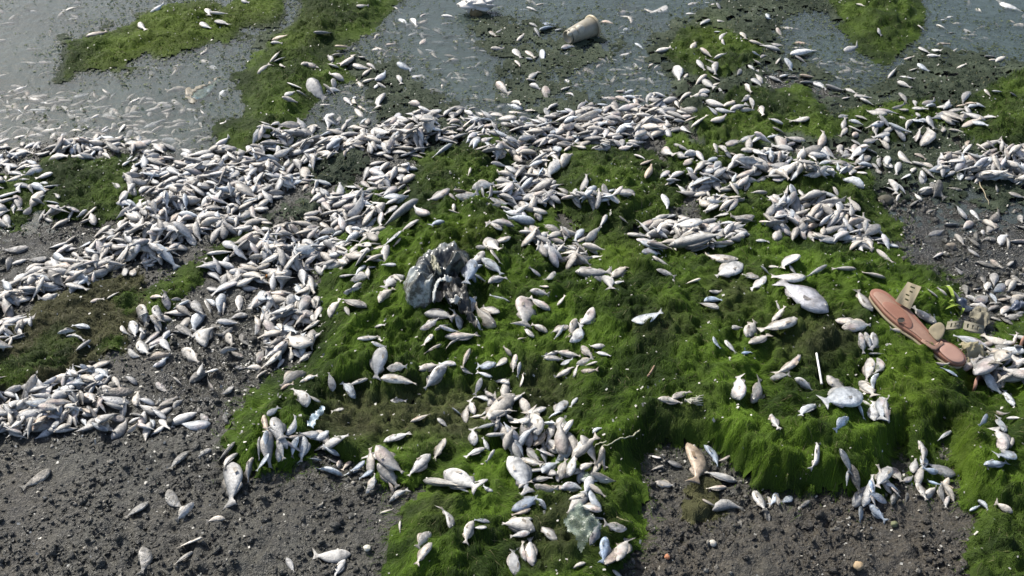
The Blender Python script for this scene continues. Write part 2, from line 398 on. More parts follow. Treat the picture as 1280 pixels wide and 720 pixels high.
mudf = n.ramp(mudn, [(.25, (0, 0, 0)), (.45, (1, 1, 1))])
col = n.mix(n.math('MULTIPLY', mudf, .92), col, n.ramp(n.noise(210, 4, .7), [(.40, (.035, .034, .028)), (.62, (.135, .13, .11))]))
bh = n.math('ADD', n.math('MULTIPLY', f2, .5), n.math('ADD', f1, n.math('MULTIPLY', vor.outputs['Distance'], .5)))
bh = n.math('ADD', bh, n.math('MULTIPLY', mudf, n.math('MULTIPLY', n.noise(170, 4, .7), 4.0)))
M_FISH = n.done(n.pbr(col, n.math('ADD', .30, n.math('MULTIPLY', f1, .28)), n.bump(bh, .45, .0022), **{'Specular_IOR_Level': .55}).outputs[0])
n = N('fish_eye_white'); M_EYEW = n.done(n.pbr((.55, .53, .47), .25).outputs[0])
n = N('fish_eye_pupil'); M_EYEB = n.done(n.pbr((.02, .02, .025), .15).outputs[0])

def water_mat(name, alpha, murk, gloss):
    n = N(name)
    f = n.noise(9, 3, .5)
    col = n.mix(f, murk, tuple(x * .8 for x in murk))
    d = n.n('ShaderNodeBsdfDiffuse'); n.l(col, d.inputs[0])
    t = n.n('ShaderNodeBsdfTransparent')
    m = n.n('ShaderNodeMixShader')
    al = n.ramp(n.noise(5, 3, .55), [(.3, (alpha * .75,) * 3), (.7, (min(1, alpha * 1.2),) * 3)])
    n.l(al, m.inputs[0]); n.l(t.outputs[0], m.inputs[1]); n.l(d.outputs[0], m.inputs[2])
    if not gloss: return n.done(m.outputs[0])
    bn = n.bump(n.math('ADD', n.noise(38, 3, .5), n.math('MULTIPLY', n.noise(150, 2, .5), .25)), .55, .005)
    fr = n.n('ShaderNodeFresnel', IOR=1.33); n.l(bn, fr.inputs['Normal'])
    g = n.n('ShaderNodeBsdfGlossy', Roughness=.06); n.l(bn, g.inputs['Normal'])
    m2 = n.n('ShaderNodeMixShader'); n.l(fr.outputs[0], m2.inputs[0]); n.l(m.outputs[0], m2.inputs[1]); n.l(g.outputs[0], m2.inputs[2])
    return n.done(m2.outputs[0])
M_W = [water_mat('water_surface', .26, (.125, .165, .152), True), water_mat('water_silt', .40, (.105, .145, .132), False), water_mat('water_deep', .80, (.080, .118, .106), False)]

# ------------------------------------------------------------------ ground sheet and water
def grow(a, b, step, far):
    core = np.arange(a, b + step * .5, step)
    d = step * 1.5; o = [0.0]
    while o[-1] < far: o.append(o[-1] + d); d *= 1.45
    o = np.array(o[1:])
    return np.concatenate([(core[0] - o)[::-1], core, core[-1] + o])
xs = grow(-1.78, 1.78, .0068, 300); ys = grow(.95, 3.62, .0066, 300); ys = np.concatenate([ys[ys < 2.35], np.arange(2.355, 3.62, .0115), ys[ys > 3.625]])
GXm, GYm = np.meshgrid(xs, ys)
inside = (GXm > GX0) & (GXm < GX1) & (GYm > GY0) & (GYm < GY1)
hz = gs(HG, GXm, GYm)
dout = np.maximum(np.maximum(GYm - GY1, 0), 0)
hz = np.where(GYm > GY1, np.minimum(hz, -.06) - np.minimum(dout * .05, 1.2), hz)
hz = np.where(GYm < GY0, hz + np.minimum((GY0 - GYm) * .03, .4), hz)
ppx, ppy = proj(GXm, GYm, hz)
wet = np.maximum(sstep(.018, .0, hz), .0)
wet = np.maximum(wet, look(mask([(170,500),(200,410),(280,380),(340,390),(330,470),(290,540),(200,540)], 20, 20), ppx, ppy) * .75)
wet = np.maximum(wet, look(mask([(1085,240),(1110,220),(1290,220),(1480,240),(1480,400),(1290,360),(1180,350),(1120,320)], 12, 14), ppx, ppy) * .9)
wet = np.clip(wet * .8 + .30 + .75 * fbm(GXm, GYm, 5, 3, 91), 0, 1)
brown = np.clip(sstep(560, 660, ppy) * (.35 + .6 * sstep(500, 800, ppx)) + fbm(GXm, GYm, 4, 3, 95) * .7 + .1, 0, 1)
dk = look(mask([(1085,240),(1110,220),(1290,220),(1480,240),(1480,400),(1290,360),(1180,350),(1120,320)], 12, 14), ppx, ppy)
g0 = np.array([.056, .059, .047]); g1 = np.array([.054, .043, .027]); g2 = np.array([.015, .018, .016])
mc = g0 + (g1 - g0) * brown[..., None]; mc = mc + (g2 - mc) * (dk[..., None] * .9)
mc = np.clip(mc * (1 + .55 * fbm(GXm, GYm, 9, 4, 99) + .35 * fbm(GXm, GYm, 2.5, 2, 98) - .25 * (wet - .4))[..., None], .01, 1)
V = np.stack([GXm, GYm, hz], -1).reshape(-1, 3)
thm = look(THK, ppx, ppy); deep = (thm > .02) & (np.abs(GXm) < 1.7) & (GYm > 1.0) & (GYm < 3.5)
for _k in range(3): deep[1:-1, 1:-1] &= deep[:-2, 1:-1] & deep[2:, 1:-1] & deep[1:-1, :-2] & deep[1:-1, 2:]
me = mesh_np('mud_shore', V, [grid_faces(len(xs), len(ys), ~deep[:-1, :-1])], M_MUD, np.concatenate([mc, wet[..., None]], -1).reshape(-1, 4))
tag(link('mud_shore', me), 'wet grey brown mud of the lake shore', None, None, 'structure')
for k, z in enumerate((0.0, -.007, -.017)):
    q = np.array([[-300, 1.2, z], [300, 1.2, z], [300, 320, z], [-300, 320, z]])
    tag(link('water', mesh_np('water', q, [np.array([[0, 1, 2, 3]])], M_W[k], smooth=False)), 'murky grey green lake water with silt in it', None, None, 'structure')
# ------------------------------------------------------------------ algae beds and filaments, one object for each mat
KC = [  # dark, light, for each kind (linear albedo)
 (np.array([.019, .040, .005]), np.array([.108, .190, .017])),
 (np.array([.020, .038, .008]), np.array([.084, .138, .018])),
 (np.array([.036, .050, .033]), np.array([.092, .116, .078])),
 (np.array([.055, .056, .026]), np.array([.105, .105, .050]))]
BRN = np.array([.085, .078, .045]); YLW = np.array([.125, .180, .016])
def alg_col(x, y, kd, br, ye, rnd):
    t = np.clip(.48 + 1.3 * fbm(x, y, 6, 3, 120) + .5 * fbm(x, y, 25, 2, 125) + rnd, 0, 1)[..., None]
    d = np.stack([k[0] for k in KC])[kd]; l = np.stack([k[1] for k in KC])[kd]
    c = d + (l - d) * t
    c = c + (BRN - c) * np.clip(br * .75 * (1 + rnd), 0, 1)[..., None]
    c = c + (YLW - c) * np.clip(ye * .55 * (1 + rnd), 0, 1)[..., None]
    return c
# combing direction of the filaments: downhill, overruled where the photo shows a clear lay
Hs = up4(blur(S0[::4, ::4], 2.2))
gyv, gxv = np.gradient(Hs, GS)
gm = np.sqrt(gxv ** 2 + gyv ** 2) + 1e-6
an = fbm(WX, WY, 4, 3, 140) * 7
DX = -gxv * 7 + .55 * np.cos(an); DY = -gyv * 7 + .55 * np.sin(an) - .12
for (poly, dx, dy, wgt) in [([(390,480),(395,370),(450,290),(560,230),(650,255),(620,330),(520,430),(430,490)], -.62, .6, 3.0),
        ([(295,580),(300,510),(400,440),(430,500),(380,570)], -.5, .8, 2.5), ([(480,740),(490,640),(590,560),(620,640),(560,740)], -.55, .75, 3.0),
        ([(760,480),(1200,470),(1290,660),(760,650)], .08, 1, 1.4), ([(640,400),(900,330),(920,500),(700,620)], -.35, .9, 1.2),
        ([(180,410),(250,320),(350,280),(290,320),(200,410)], -.6, .5, 2.5), ([(285,180),(300,90),(400,0),(500,0),(430,90)], -.6, .5, 1.5),
        ([(1195,500),(1235,480),(1260,700),(1200,640)], .02, 1, 2), ([(60,110),(180,20),(340,0),(280,70)], -.7, .35, 1.0)]:
    m = look(mask(poly, 16, 10), PXM, PYM) * wgt
    cxp = sum(p[0] for p in poly) / len(poly); cyp = sum(p[1] for p in poly) / len(poly)
    a0 = unproj(cxp, cyp, .05); a1 = unproj(cxp + dx * 20, cyp + dy * 20, .05)
    v = np.array([a1[0] - a0[0], a1[1] - a0[1]]); v /= np.linalg.norm(v)
    DX += m * v[0]; DY += m * v[1]
DM = np.sqrt(DX ** 2 + DY ** 2) + 1e-6; DX /= DM; DY /= DM
# clumps: filaments gather into locks
LABEL = {'main': 'vivid green filament algae mat draped over the mud in the middle and right, under the sandal',
 'mid': 'dark green mossy algae patches between the fish piles above the bag', 'right': 'olive and dark green algae spread along the upper right shore and shallows',
 'leftmat': 'flat olive brown algae mat on the mud at the left edge', 'left': 'thin dark green algae strips among the dense left fish pile',
 'ridge': 'long green algae ridge running from the top edge into the shallow water', 'float': 'bright yellow green algae mat floating at the upper left',
 'scum': 'grey green crumbly algae scum on the water around the plastic cup', 'front': 'green algae tuft on brown mud in the lower right corner'}
AMX = GXm * 1; AMY = GYm * 1
dens_tot = {'main': 150000, 'mid': 26000, 'right': 40000, 'leftmat': 15000, 'left': 8000, 'ridge': 11000, 'float': 10000, 'scum': 9000, 'front': 7000}
cand_n = 1500000
cxr = RNG.uniform(GX0 + .15, GX1 - .15, cand_n); cyr = RNG.uniform(.95, 3.55, cand_n)
ci = ((cxr - GX0) / GS).astype(int); cj = ((cyr - GY0) / GS).astype(int)
okc = (RG[cj, ci] >= 0) & (RNG.random(cand_n) < CG[cj, ci]) & (np.abs(PXM[cj, ci] - 640) < 730) & (PYM[cj, ci] < 790)
th_c = look(THK, PXM[cj, ci], PYM[cj, ci])
okc &= ((th_c > .0025) & MATON[cj, ci]) | (RNG.random(cand_n) < np.where(th_c > .0003, .2, .035) * (fbm(cxr, cyr, 16, 2, 333) > -.05))
cxr, cyr, ci, cj = cxr[okc], cyr[okc], ci[okc], cj[okc]
vx = (GXm[:-1, :-1] + GXm[1:, 1:]) / 2; vy = (GYm[:-1, :-1] + GYm[1:, 1:]) / 2
inv = (vx > GX0) & (vx < GX1) & (vy > GY0) & (vy < GY1)
fi = np.clip(((vx - GX0) / GS).astype(int), 0, NX - 1); fj = np.clip(((vy - GY0) / GS).astype(int), 0, NY - 1)
for rname in REGS:
    r = REGS.index(rname)
    keep = inv & (RG[fj, fi] == r) & MATON[fj, fi]
    # ---- bed
    q = grid_faces(len(xs), len(ys), keep)
    if len(q) == 0: continue
    used, invx = np.unique(q, return_inverse=True)
    bx = GXm.ravel()[used]; by = GYm.ravel()[used]; bz = gs(HMAT, bx, by)
    bi = np.clip(((bx - GX0) / GS).astype(int), 0, NX - 1); bj = np.clip(((by - GY0) / GS).astype(int), 0, NY - 1)
    kd = np.maximum(KG[bj, bi], 0)
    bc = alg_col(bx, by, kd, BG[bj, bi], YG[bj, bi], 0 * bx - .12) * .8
    V = [np.stack([bx, by, bz], -1)]; F = [invx.reshape(-1, 4)]; C = [bc]; MI = [np.zeros(len(q), int)]
    # ---- filaments
    sel = np.nonzero(RG[cj, ci] == r)[0]
    wgt_ = 1.0 / np.maximum(cyr[sel], .8) ** 1.3
    n_ = min(dens_tot[rname], len(sel))
    sel = RNG.choice(sel, n_, replace=False, p=wgt_ / wgt_.sum())
    sx, sy = cxr[sel], cyr[sel]; si, sj = ci[sel], cj[sel]
    k = np.maximum(KG[sj, si], 0)
    br = BG[sj, si]
    rr = RNG.random(n_)
    Ln = np.select([k == 0, k == 1, k == 2], [.008 + .019 * rr ** 1.7, .006 + .012 * rr, .004 + .007 * rr], .006 + .012 * rr) * (1 - .35 * br)
    curl = np.select([k == 0, k == 1, k == 2], [.5, .9, 1.2], .8)
    lift = np.select([k == 0, k == 1, k == 2], [.0032, .0040, .003], .0035)
    lift = lift * (.3 + 1.2 * RNG.random(n_))
    wd = np.select([k == 0, k == 1, k == 2], [.00055, .0008, .0014], .0009) * (.6 + .8 * RNG.random(n_)) * (.75 + .25 * sy)
    ang = np.arctan2(DY[sj, si], DX[sj, si]) + RNG.normal(0, 1, n_) * curl * .8 + fbm(sx, sy, 40, 2, 160) * 1.5
    K = 4 if rname == 'main' else 3
    px_, py_ = sx.copy(), sy.copy()
    pts = []
    for s in range(K):
        u = s / (K - 1)
        z = gs(S0, px_, py_) - .0015 + lift * (np.sin(u * 2.4) * 1.0 + .1)
        pts.append(np.stack([px_, py_, z], -1))
        ang = ang + RNG.normal(0, 1, n_) * curl * .45
        px_ = px_ + np.cos(ang) * Ln / (K - 1); py_ = py_ + np.sin(ang) * Ln / (K - 1)
    P = np.stack(pts, 1)                                        # n,K,3
    T = P[:, -1] - P[:, 0]
    side = np.stack([-T[:, 1], T[:, 0], RNG.normal(0, .5, n_) * np.linalg.norm(T, axis=1)], -1)
    side /= np.linalg.norm(side, axis=1, keepdims=True) + 1e-9
    prof = np.array([1, 1, .8, .25]) if K == 4 else np.array([1, .9, .25])
    A = P - side[:, None] * (wd[:, None] * prof)[..., None] * .5
    B = P + side[:, None] * (wd[:, None] * prof)[..., None] * .5
    VV = np.stack([A, B], 2).reshape(-1, 3)
    b0 = np.arange(n_)[:, None] * (2 * K)
    fq = [np.concatenate([b0 + 2 * s, b0 + 2 * s + 1, b0 + 2 * s + 3, b0 + 2 * s + 2], 1) for s in range(K - 1)]
    sc = alg_col(sx, sy, k, br, YG[sj, si], RNG.normal(0, .17, n_)) * (.85 + .4 * RNG.random(n_))[:, None]
    dry = RNG.random(n_) < .035
    sc[dry] = np.array([.17, .16, .08])
    off = len(V[0])
    V.append(VV); C.append(np.repeat(sc, 2 * K, axis=0))
    F += [f + off for f in fq]; MI.append(np.ones(n_ * (K - 1), int))
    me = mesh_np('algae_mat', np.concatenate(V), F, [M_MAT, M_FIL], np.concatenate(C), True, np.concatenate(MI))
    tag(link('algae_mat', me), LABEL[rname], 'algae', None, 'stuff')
# ------------------------------------------------------------------ fish
TT = np.array([0, .025, .07, .14, .24, .36, .48, .60, .70, .78, .84, .885, .93, 1.0])
HH = np.array([.07, .24, .47, .72, .92, 1.0, .96, .80, .60, .39, .25, .30, .52, .80])
WW = np.array([.06, .26, .58, .82, .97, 1.0, .95, .76, .54, .33, .2, .10, .05, .03])
def fish_mesh_data(L, asp, thick, bend, rng, na=10, lo=False, tail=1.0, roll=0.0, droop=None, fin=True, mud=0.0, tint=(0, 0, 0), pink=0.0, gape=0.0):
    """vertices in the fish's own frame (head at +x/2, lying on its flank), quads, colours"""
    tt = TT[[0, 1, 2, 3, 5, 7, 9, 10, 12, 13]] if lo else TT
    hh = np.interp(tt, TT, HH) * asp * L * .5; ww = np.interp(tt, TT, WW) * thick * L * .5
    tl = tt > .87
    hh = np.where(tl, hh * tail, hh)
    th = np.arange(na) / na * 2 * np.pi
    c, s_ = np.cos(th), np.sin(th)
    c = np.sign(c) * np.abs(c) ** .9; s_ = np.sign(s_) * np.abs(s_) ** .85
    Y = hh[:, None] * c[None]                       # +y is the back
    Z = ww[:, None] * s_[None]
    belly = np.where(c < 0, 1.12, .92)
    Y = Y * belly[None]
    X = (0.5 - tt)[:, None] * L + 0 * Y
    X = np.where((tt > .97)[:, None], X - np.abs(c)[None] * L * .05 * tail + L * .035, X)   # forked tail
    dent = 1 - .14 * rng.random() * np.exp(-((tt - .45) / .12) ** 2)
    Z = Z * dent[:, None] * np.where(s_ > 0, 1, .8)[None]
    # skin pattern: grey back, white belly, darker head and gill line
    k = c[None] + 0 * Y
    bk = np.clip((k - .25) / .6, 0, 1) ** 1.1
    whi = np.array([.65, .64, .605]); sil = np.array([.44, .438, .42]); bak = np.array([.13, .14, .145])
    col = whi + (sil - whi) * np.clip((k + .7) / .9, 0, 1)[..., None]
    col = col + (bak - col) * (bk * .75)[..., None]
    hd = np.exp(-((tt - .05) / .07) ** 2)[:, None] * np.ones_like(k)
    col = col * (1 - .30 * hd[..., None])
    gl = (np.exp(-((tt - .24) / .035) ** 2)[:, None] * (np.abs(k) < .85)) * .48
    col = col * (1 - gl[..., None])
    col = col + (np.array([.55, .40, .36]) - col) * (pink * np.exp(-((tt - .3) / .2) ** 2)[:, None] * (k < .1))[..., None]
    fin_c = np.array([.34, .32, .28])
    col = np.where(tl[:, None, None], col + (fin_c - col) * .6, col)
    col = np.clip(col * (1 + np.array(tint)), .02, .85)
    a = np.full(X.shape, mud) + .25 * tl[:, None] * (mud > .05)
    nt_ = len(tt)
    V = np.stack([X, Y, Z], -1).reshape(-1, 3); C = np.concatenate([col, a[..., None]], -1).reshape(-1, 4)
    i, j = np.meshgrid(np.arange(nt_ - 1), np.arange(na), indexing='ij')
    j2 = (j + 1) % na
    F = [np.stack([i * na + j, (i + 1) * na + j, (i + 1) * na + j2, i * na + j2], -1).reshape(-1, 4)]
    cap0 = [np.arange(na)[None], (np.arange(na)[::-1] + (nt_ - 1) * na)[None]]
    fins = []
    if fin and not lo:
        fc = np.append(np.clip(fin_c * (1 + np.array(tint)), 0, .85), mud)
        ft = np.linspace(.30, .74, 7); fh = np.interp(ft, TT, HH) * asp * L * .5
        up = np.array([.015, .06, .085, .08, .07, .05, .012]) * L * (.6 + .7 * rng.random())
        ex = []
        for q in range(7):
            x = (.5 - ft[q]) * L
            ex += [[x, fh[q] * .80, .006 * L], [x - .03 * L, fh[q] * .92 + up[q], .0], [x, fh[q] * .80, -.006 * L]]
        fins.append(('dorsal_fin', np.array(ex), np.array([[3*q + e, 3*q + e + 1, 3*q + e + 4, 3*q + e + 3] for q in range(6) for e in (0, 1)]), fc))
        ft = np.linspace(.58, .78, 4); fh = np.interp(ft, TT, HH) * asp * L * .5
        up = np.array([.02, .075, .055, .012]) * L
        ex = []
        for q in range(4):
            x = (.5 - ft[q]) * L
            ex += [[x, -fh[q] * .95, .005 * L], [x - .04 * L, -fh[q] * 1.05 - up[q], 0], [x, -fh[q] * .95, -.005 * L]]
        fins.append(('anal_fin', np.array(ex), np.array([[3*q + e, 3*q + e + 1, 3*q + e + 4, 3*q + e + 3] for q in range(3) for e in (0, 1)]), fc))
        zt = thick * L * .5
        ex = [[.235 * L, -.07 * L, zt * .88], [.225 * L, -.13 * L, zt * .74], [.08 * L, -.17 * L, zt * .92 + .008 * L], [.05 * L, -.11 * L, zt * 1.0 + .012 * L], [.10 * L, -.07 * L, zt * 1.03 + .010 * L]]
        fins.append(('pectoral_fin', np.array(ex), np.array([[0, 1, 2, 3], [0, 3, 4, 4]])[:1], fc * np.array([.9, .86, .8, 1])))
    def place(P):
        # bend in the flank plane, then roll about the long axis
        u = P[:, 0] / L
        P = P.copy()
        P[:, 1] = P[:, 1] + bend * L * (u * u - .08) + bend * .35 * L * np.clip(-u - .1, 0, 1)
        if droop is not None: P[:, 2] = P[:, 2] + np.interp(-u, [-.5, 0, .5], droop)
        cr, sr = math.cos(roll), math.sin(roll)
        y, z = P[:, 1] * cr - P[:, 2] * sr, P[:, 1] * sr + P[:, 2] * cr
        P[:, 1], P[:, 2] = y, z
        return P
    return place(V), F + cap0, C, place, [(n_, place(v), f, c) for (n_, v, f, c) in fins]

def lay(x0, y0, x1, y1, rad, sink=.25, G=None):
    """rest a fish (head x0,y0 to tail x1,y1) on the heap; returns height of head, middle and tail axis"""
    t = np.linspace(.08, .9, 7); s = np.array([-.6, 0, .6]) * rad
    L = math.hypot(x1 - x0, y1 - y0) + 1e-6
    nx_, ny_ = -(y1 - y0) / L, (x1 - x0) / L
    X = x0 + (x1 - x0) * t[:, None] + nx_ * s[None]; Y = y0 + (y1 - y0) * t[:, None] + ny_ * s[None]
    h = gs(PILE if G is None else G, X, Y)
    row = np.sort(h, 1)[:, 1:].mean(1)
    A = np.polyfit(t, row, 1)
    A[0] = np.clip(A[0], -.55 * L, .55 * L)
    mid = row.mean() * .5 + row.max() * .5
    return mid - A[0] * .5, A[0]
def heap(x0, y0, x1, y1, z, slope, L, halfw, top):
    cxm, cym = (x0 + x1) / 2, (y0 + y1) / 2
    r = L * .6
    i0, i1 = int((cxm - r - GX0) / GS), int((cxm + r - GX0) / GS) + 2; j0, j1 = int((cym - r - GY0) / GS), int((cym + r - GY0) / GS) + 2
    i0, j0 = max(i0, 0), max(j0, 0)
    if i1 <= i0 or j1 <= j0: return
    X = WX[j0:j1, i0:i1]; Y = WY[j0:j1, i0:i1]
    ux, uy = (x1 - x0) / L, (y1 - y0) / L
    t = ((X - x0) * ux + (Y - y0) * uy) / L; s = (-(X - x0) * uy + (Y - y0) * ux)
    wv = np.interp(t, TT, HH, left=0, right=0) * halfw
    q = np.clip(1 - (s / np.maximum(wv, 1e-5)) ** 2, 0, 1) * (t > 0) * (t < .9)
    nz = z + slope * t + top * np.interp(t, TT, WW) * (np.sqrt(q) - .15)
    P = PILE[j0:j1, i0:i1]
    PILE[j0:j1, i0:i1] = np.where(q > .02, np.maximum(P, nz), P)

def fit(px0, py0, px1, py1, lmin=.024, lmax=.12):
    """ground ends of a fish read off between two map points, lying on the heap"""
    mx, my = (px0 + px1) / 2, (py0 + py1) / 2
    X, Y, Z = hit(mx, my, PILE); Z = max(Z, 0.0)
    a0, b0 = unproj(px0, py0, Z); a1, b1 = unproj(px1, py1, Z)
    X, Y = (a0 + a1) / 2, (b0 + b1) / 2
    L = math.hypot(a1 - a0, b1 - b0) + 1e-6; ux, uy = (a0 - a1) / L, (b0 - b1) / L
    tgt = math.hypot(px1 - px0, py1 - py0) * 1.03
    L = min(max(L, lmin), lmax)
    for _ in range(3):
        x0, y0, x1, y1 = X + ux * L / 2, Y + uy * L / 2, X - ux * L / 2, Y - uy * L / 2
        z, sl = lay(x0, y0, x1, y1, .17 * L)
        if z + sl * .5 < 0: z, sl = 0.0, 0.0
        p0 = proj(x0, y0, z + .1 * L); p1 = proj(x1, y1, z + sl + .1 * L)
        ln = math.hypot(p1[0] - p0[0], p1[1] - p0[1]) + 1e-6
        L = min(max(L * tgt / ln, lmin), lmax)
        zc = z + sl * .5 + .1 * L
        q0 = unproj(mx, my, zc); q1 = unproj((p0[0] + p1[0]) / 2, (p0[1] + p1[1]) / 2, zc)
        X += (q0[0] - q1[0]) * .8; Y += (q0[1] - q1[1]) * .8
    return X + ux * L / 2, Y + uy * L / 2, X - ux * L / 2, Y - uy * L / 2, L
def make_fish(x0, y0, x1, y1, rng, asp=None, tails=(.4, .8, 1.1, 1.35), sit=.40, lo=False, mud=0.0, depth=None, na=10, wide=1.0, L=None, flat=False, raise_=0.0):
    L = math.hypot(x1 - x0, y1 - y0) if L is None else L
    asp = (rng.uniform(.32, .41) if asp is None else asp) * wide
    th = rng.uniform(.17, .23) * (.6 if flat else 1)
    roll = rng.normal(0, .45)
    if flat: roll = rng.normal(0, .12)
    if rng.random() < .5 and not flat: asp *= .92
    up = 1 if rng.random() < .5 else -1                       # which flank is up: mirrors the body
    bend = rng.normal(0, .24)
    if flat is False and rng.random() < .18: th *= .62
    hw = asp * L * .5; top = (th * abs(math.cos(roll)) + asp * abs(math.sin(roll))) * L * .5
    if depth is None:
        z, sl = lay(x0, y0, x1, y1, hw)
        zc = z + top * sit
        if z + sl * .5 < -.001: zc = max(zc, -top * .25); sl *= .3
    else: zc, sl = -depth - top * .6, rng.normal(0, .004)
    zc += raise_
    tint = (np.array([1.0, .975, .94]) ** rng.uniform(-.8, 2.4)) * rng.uniform(.55, 1.16) - 1
    if rng.random() < .12: tint = np.array([-.12, -.18, -.26])
    if rng.random() < .10: tint = np.array([-.12, -.04, .05])
    droop = np.array([rng.uniform(-.02, .015), 0, rng.uniform(-.05, .02)]) * L
    V, F, C, pl, fins = fish_mesh_data(L, asp, th, bend, rng, na, lo, rng.choice(tails), roll, droop, True, mud, tint, .5 if rng.random() < .2 else 0)
    C[:, :3] *= (1 + rng.normal(0, .05))
    # head at +x local; world: rotate so +x points from tail to head
    a = math.atan2(y0 - y1, x0 - x1)
    ca, sa = math.cos(a), math.sin(a)
    def tow(P):
        P = P.copy(); P[:, 1] *= up
        u = .5 - P[:, 0] / L
        zz = P[:, 2] + zc + sl * u
        X = P[:, 0] * ca - P[:, 1] * sa; Y = P[:, 0] * sa + P[:, 1] * ca
        return np.stack([X, Y, zz], -1)
    if depth is None: heap(x0, y0, x1, y1, zc - top * .1 , sl, L, hw * .9, top)
    W = tow(V)
    if up < 0: F = [f[:, ::-1] for f in F]
    # an eye on the flank that lies up
    e = np.array([[(.5 - .10) * L, .24 * asp * L * .5, np.interp(.10, TT, WW) * th * L * .5 * .93]])
    E = tow(pl(e))[0]; nrm = tow(pl(e + np.array([[0, 0, .01]])))[0] - E
    return W, F, C, ((x0 + x1) / 2, (y0 + y1) / 2), E, nrm / np.linalg.norm(nrm), L, [(n_, tow(v), f, c) for (n_, v, f, c) in fins]

STUFF = {'V': [], 'F4': [], 'FN': [], 'C': [], 'o': 0}
def to_stuff(W, F, C, ctr):
    W = W + np.array([ctr[0], ctr[1], 0])
    STUFF['V'].append(W); STUFF['C'].append(C)
    for f in F:
        (STUFF['F4'] if f.shape[1] == 4 else STUFF['FN']).append(f + STUFF['o'])
    STUFF['o'] += len(W)

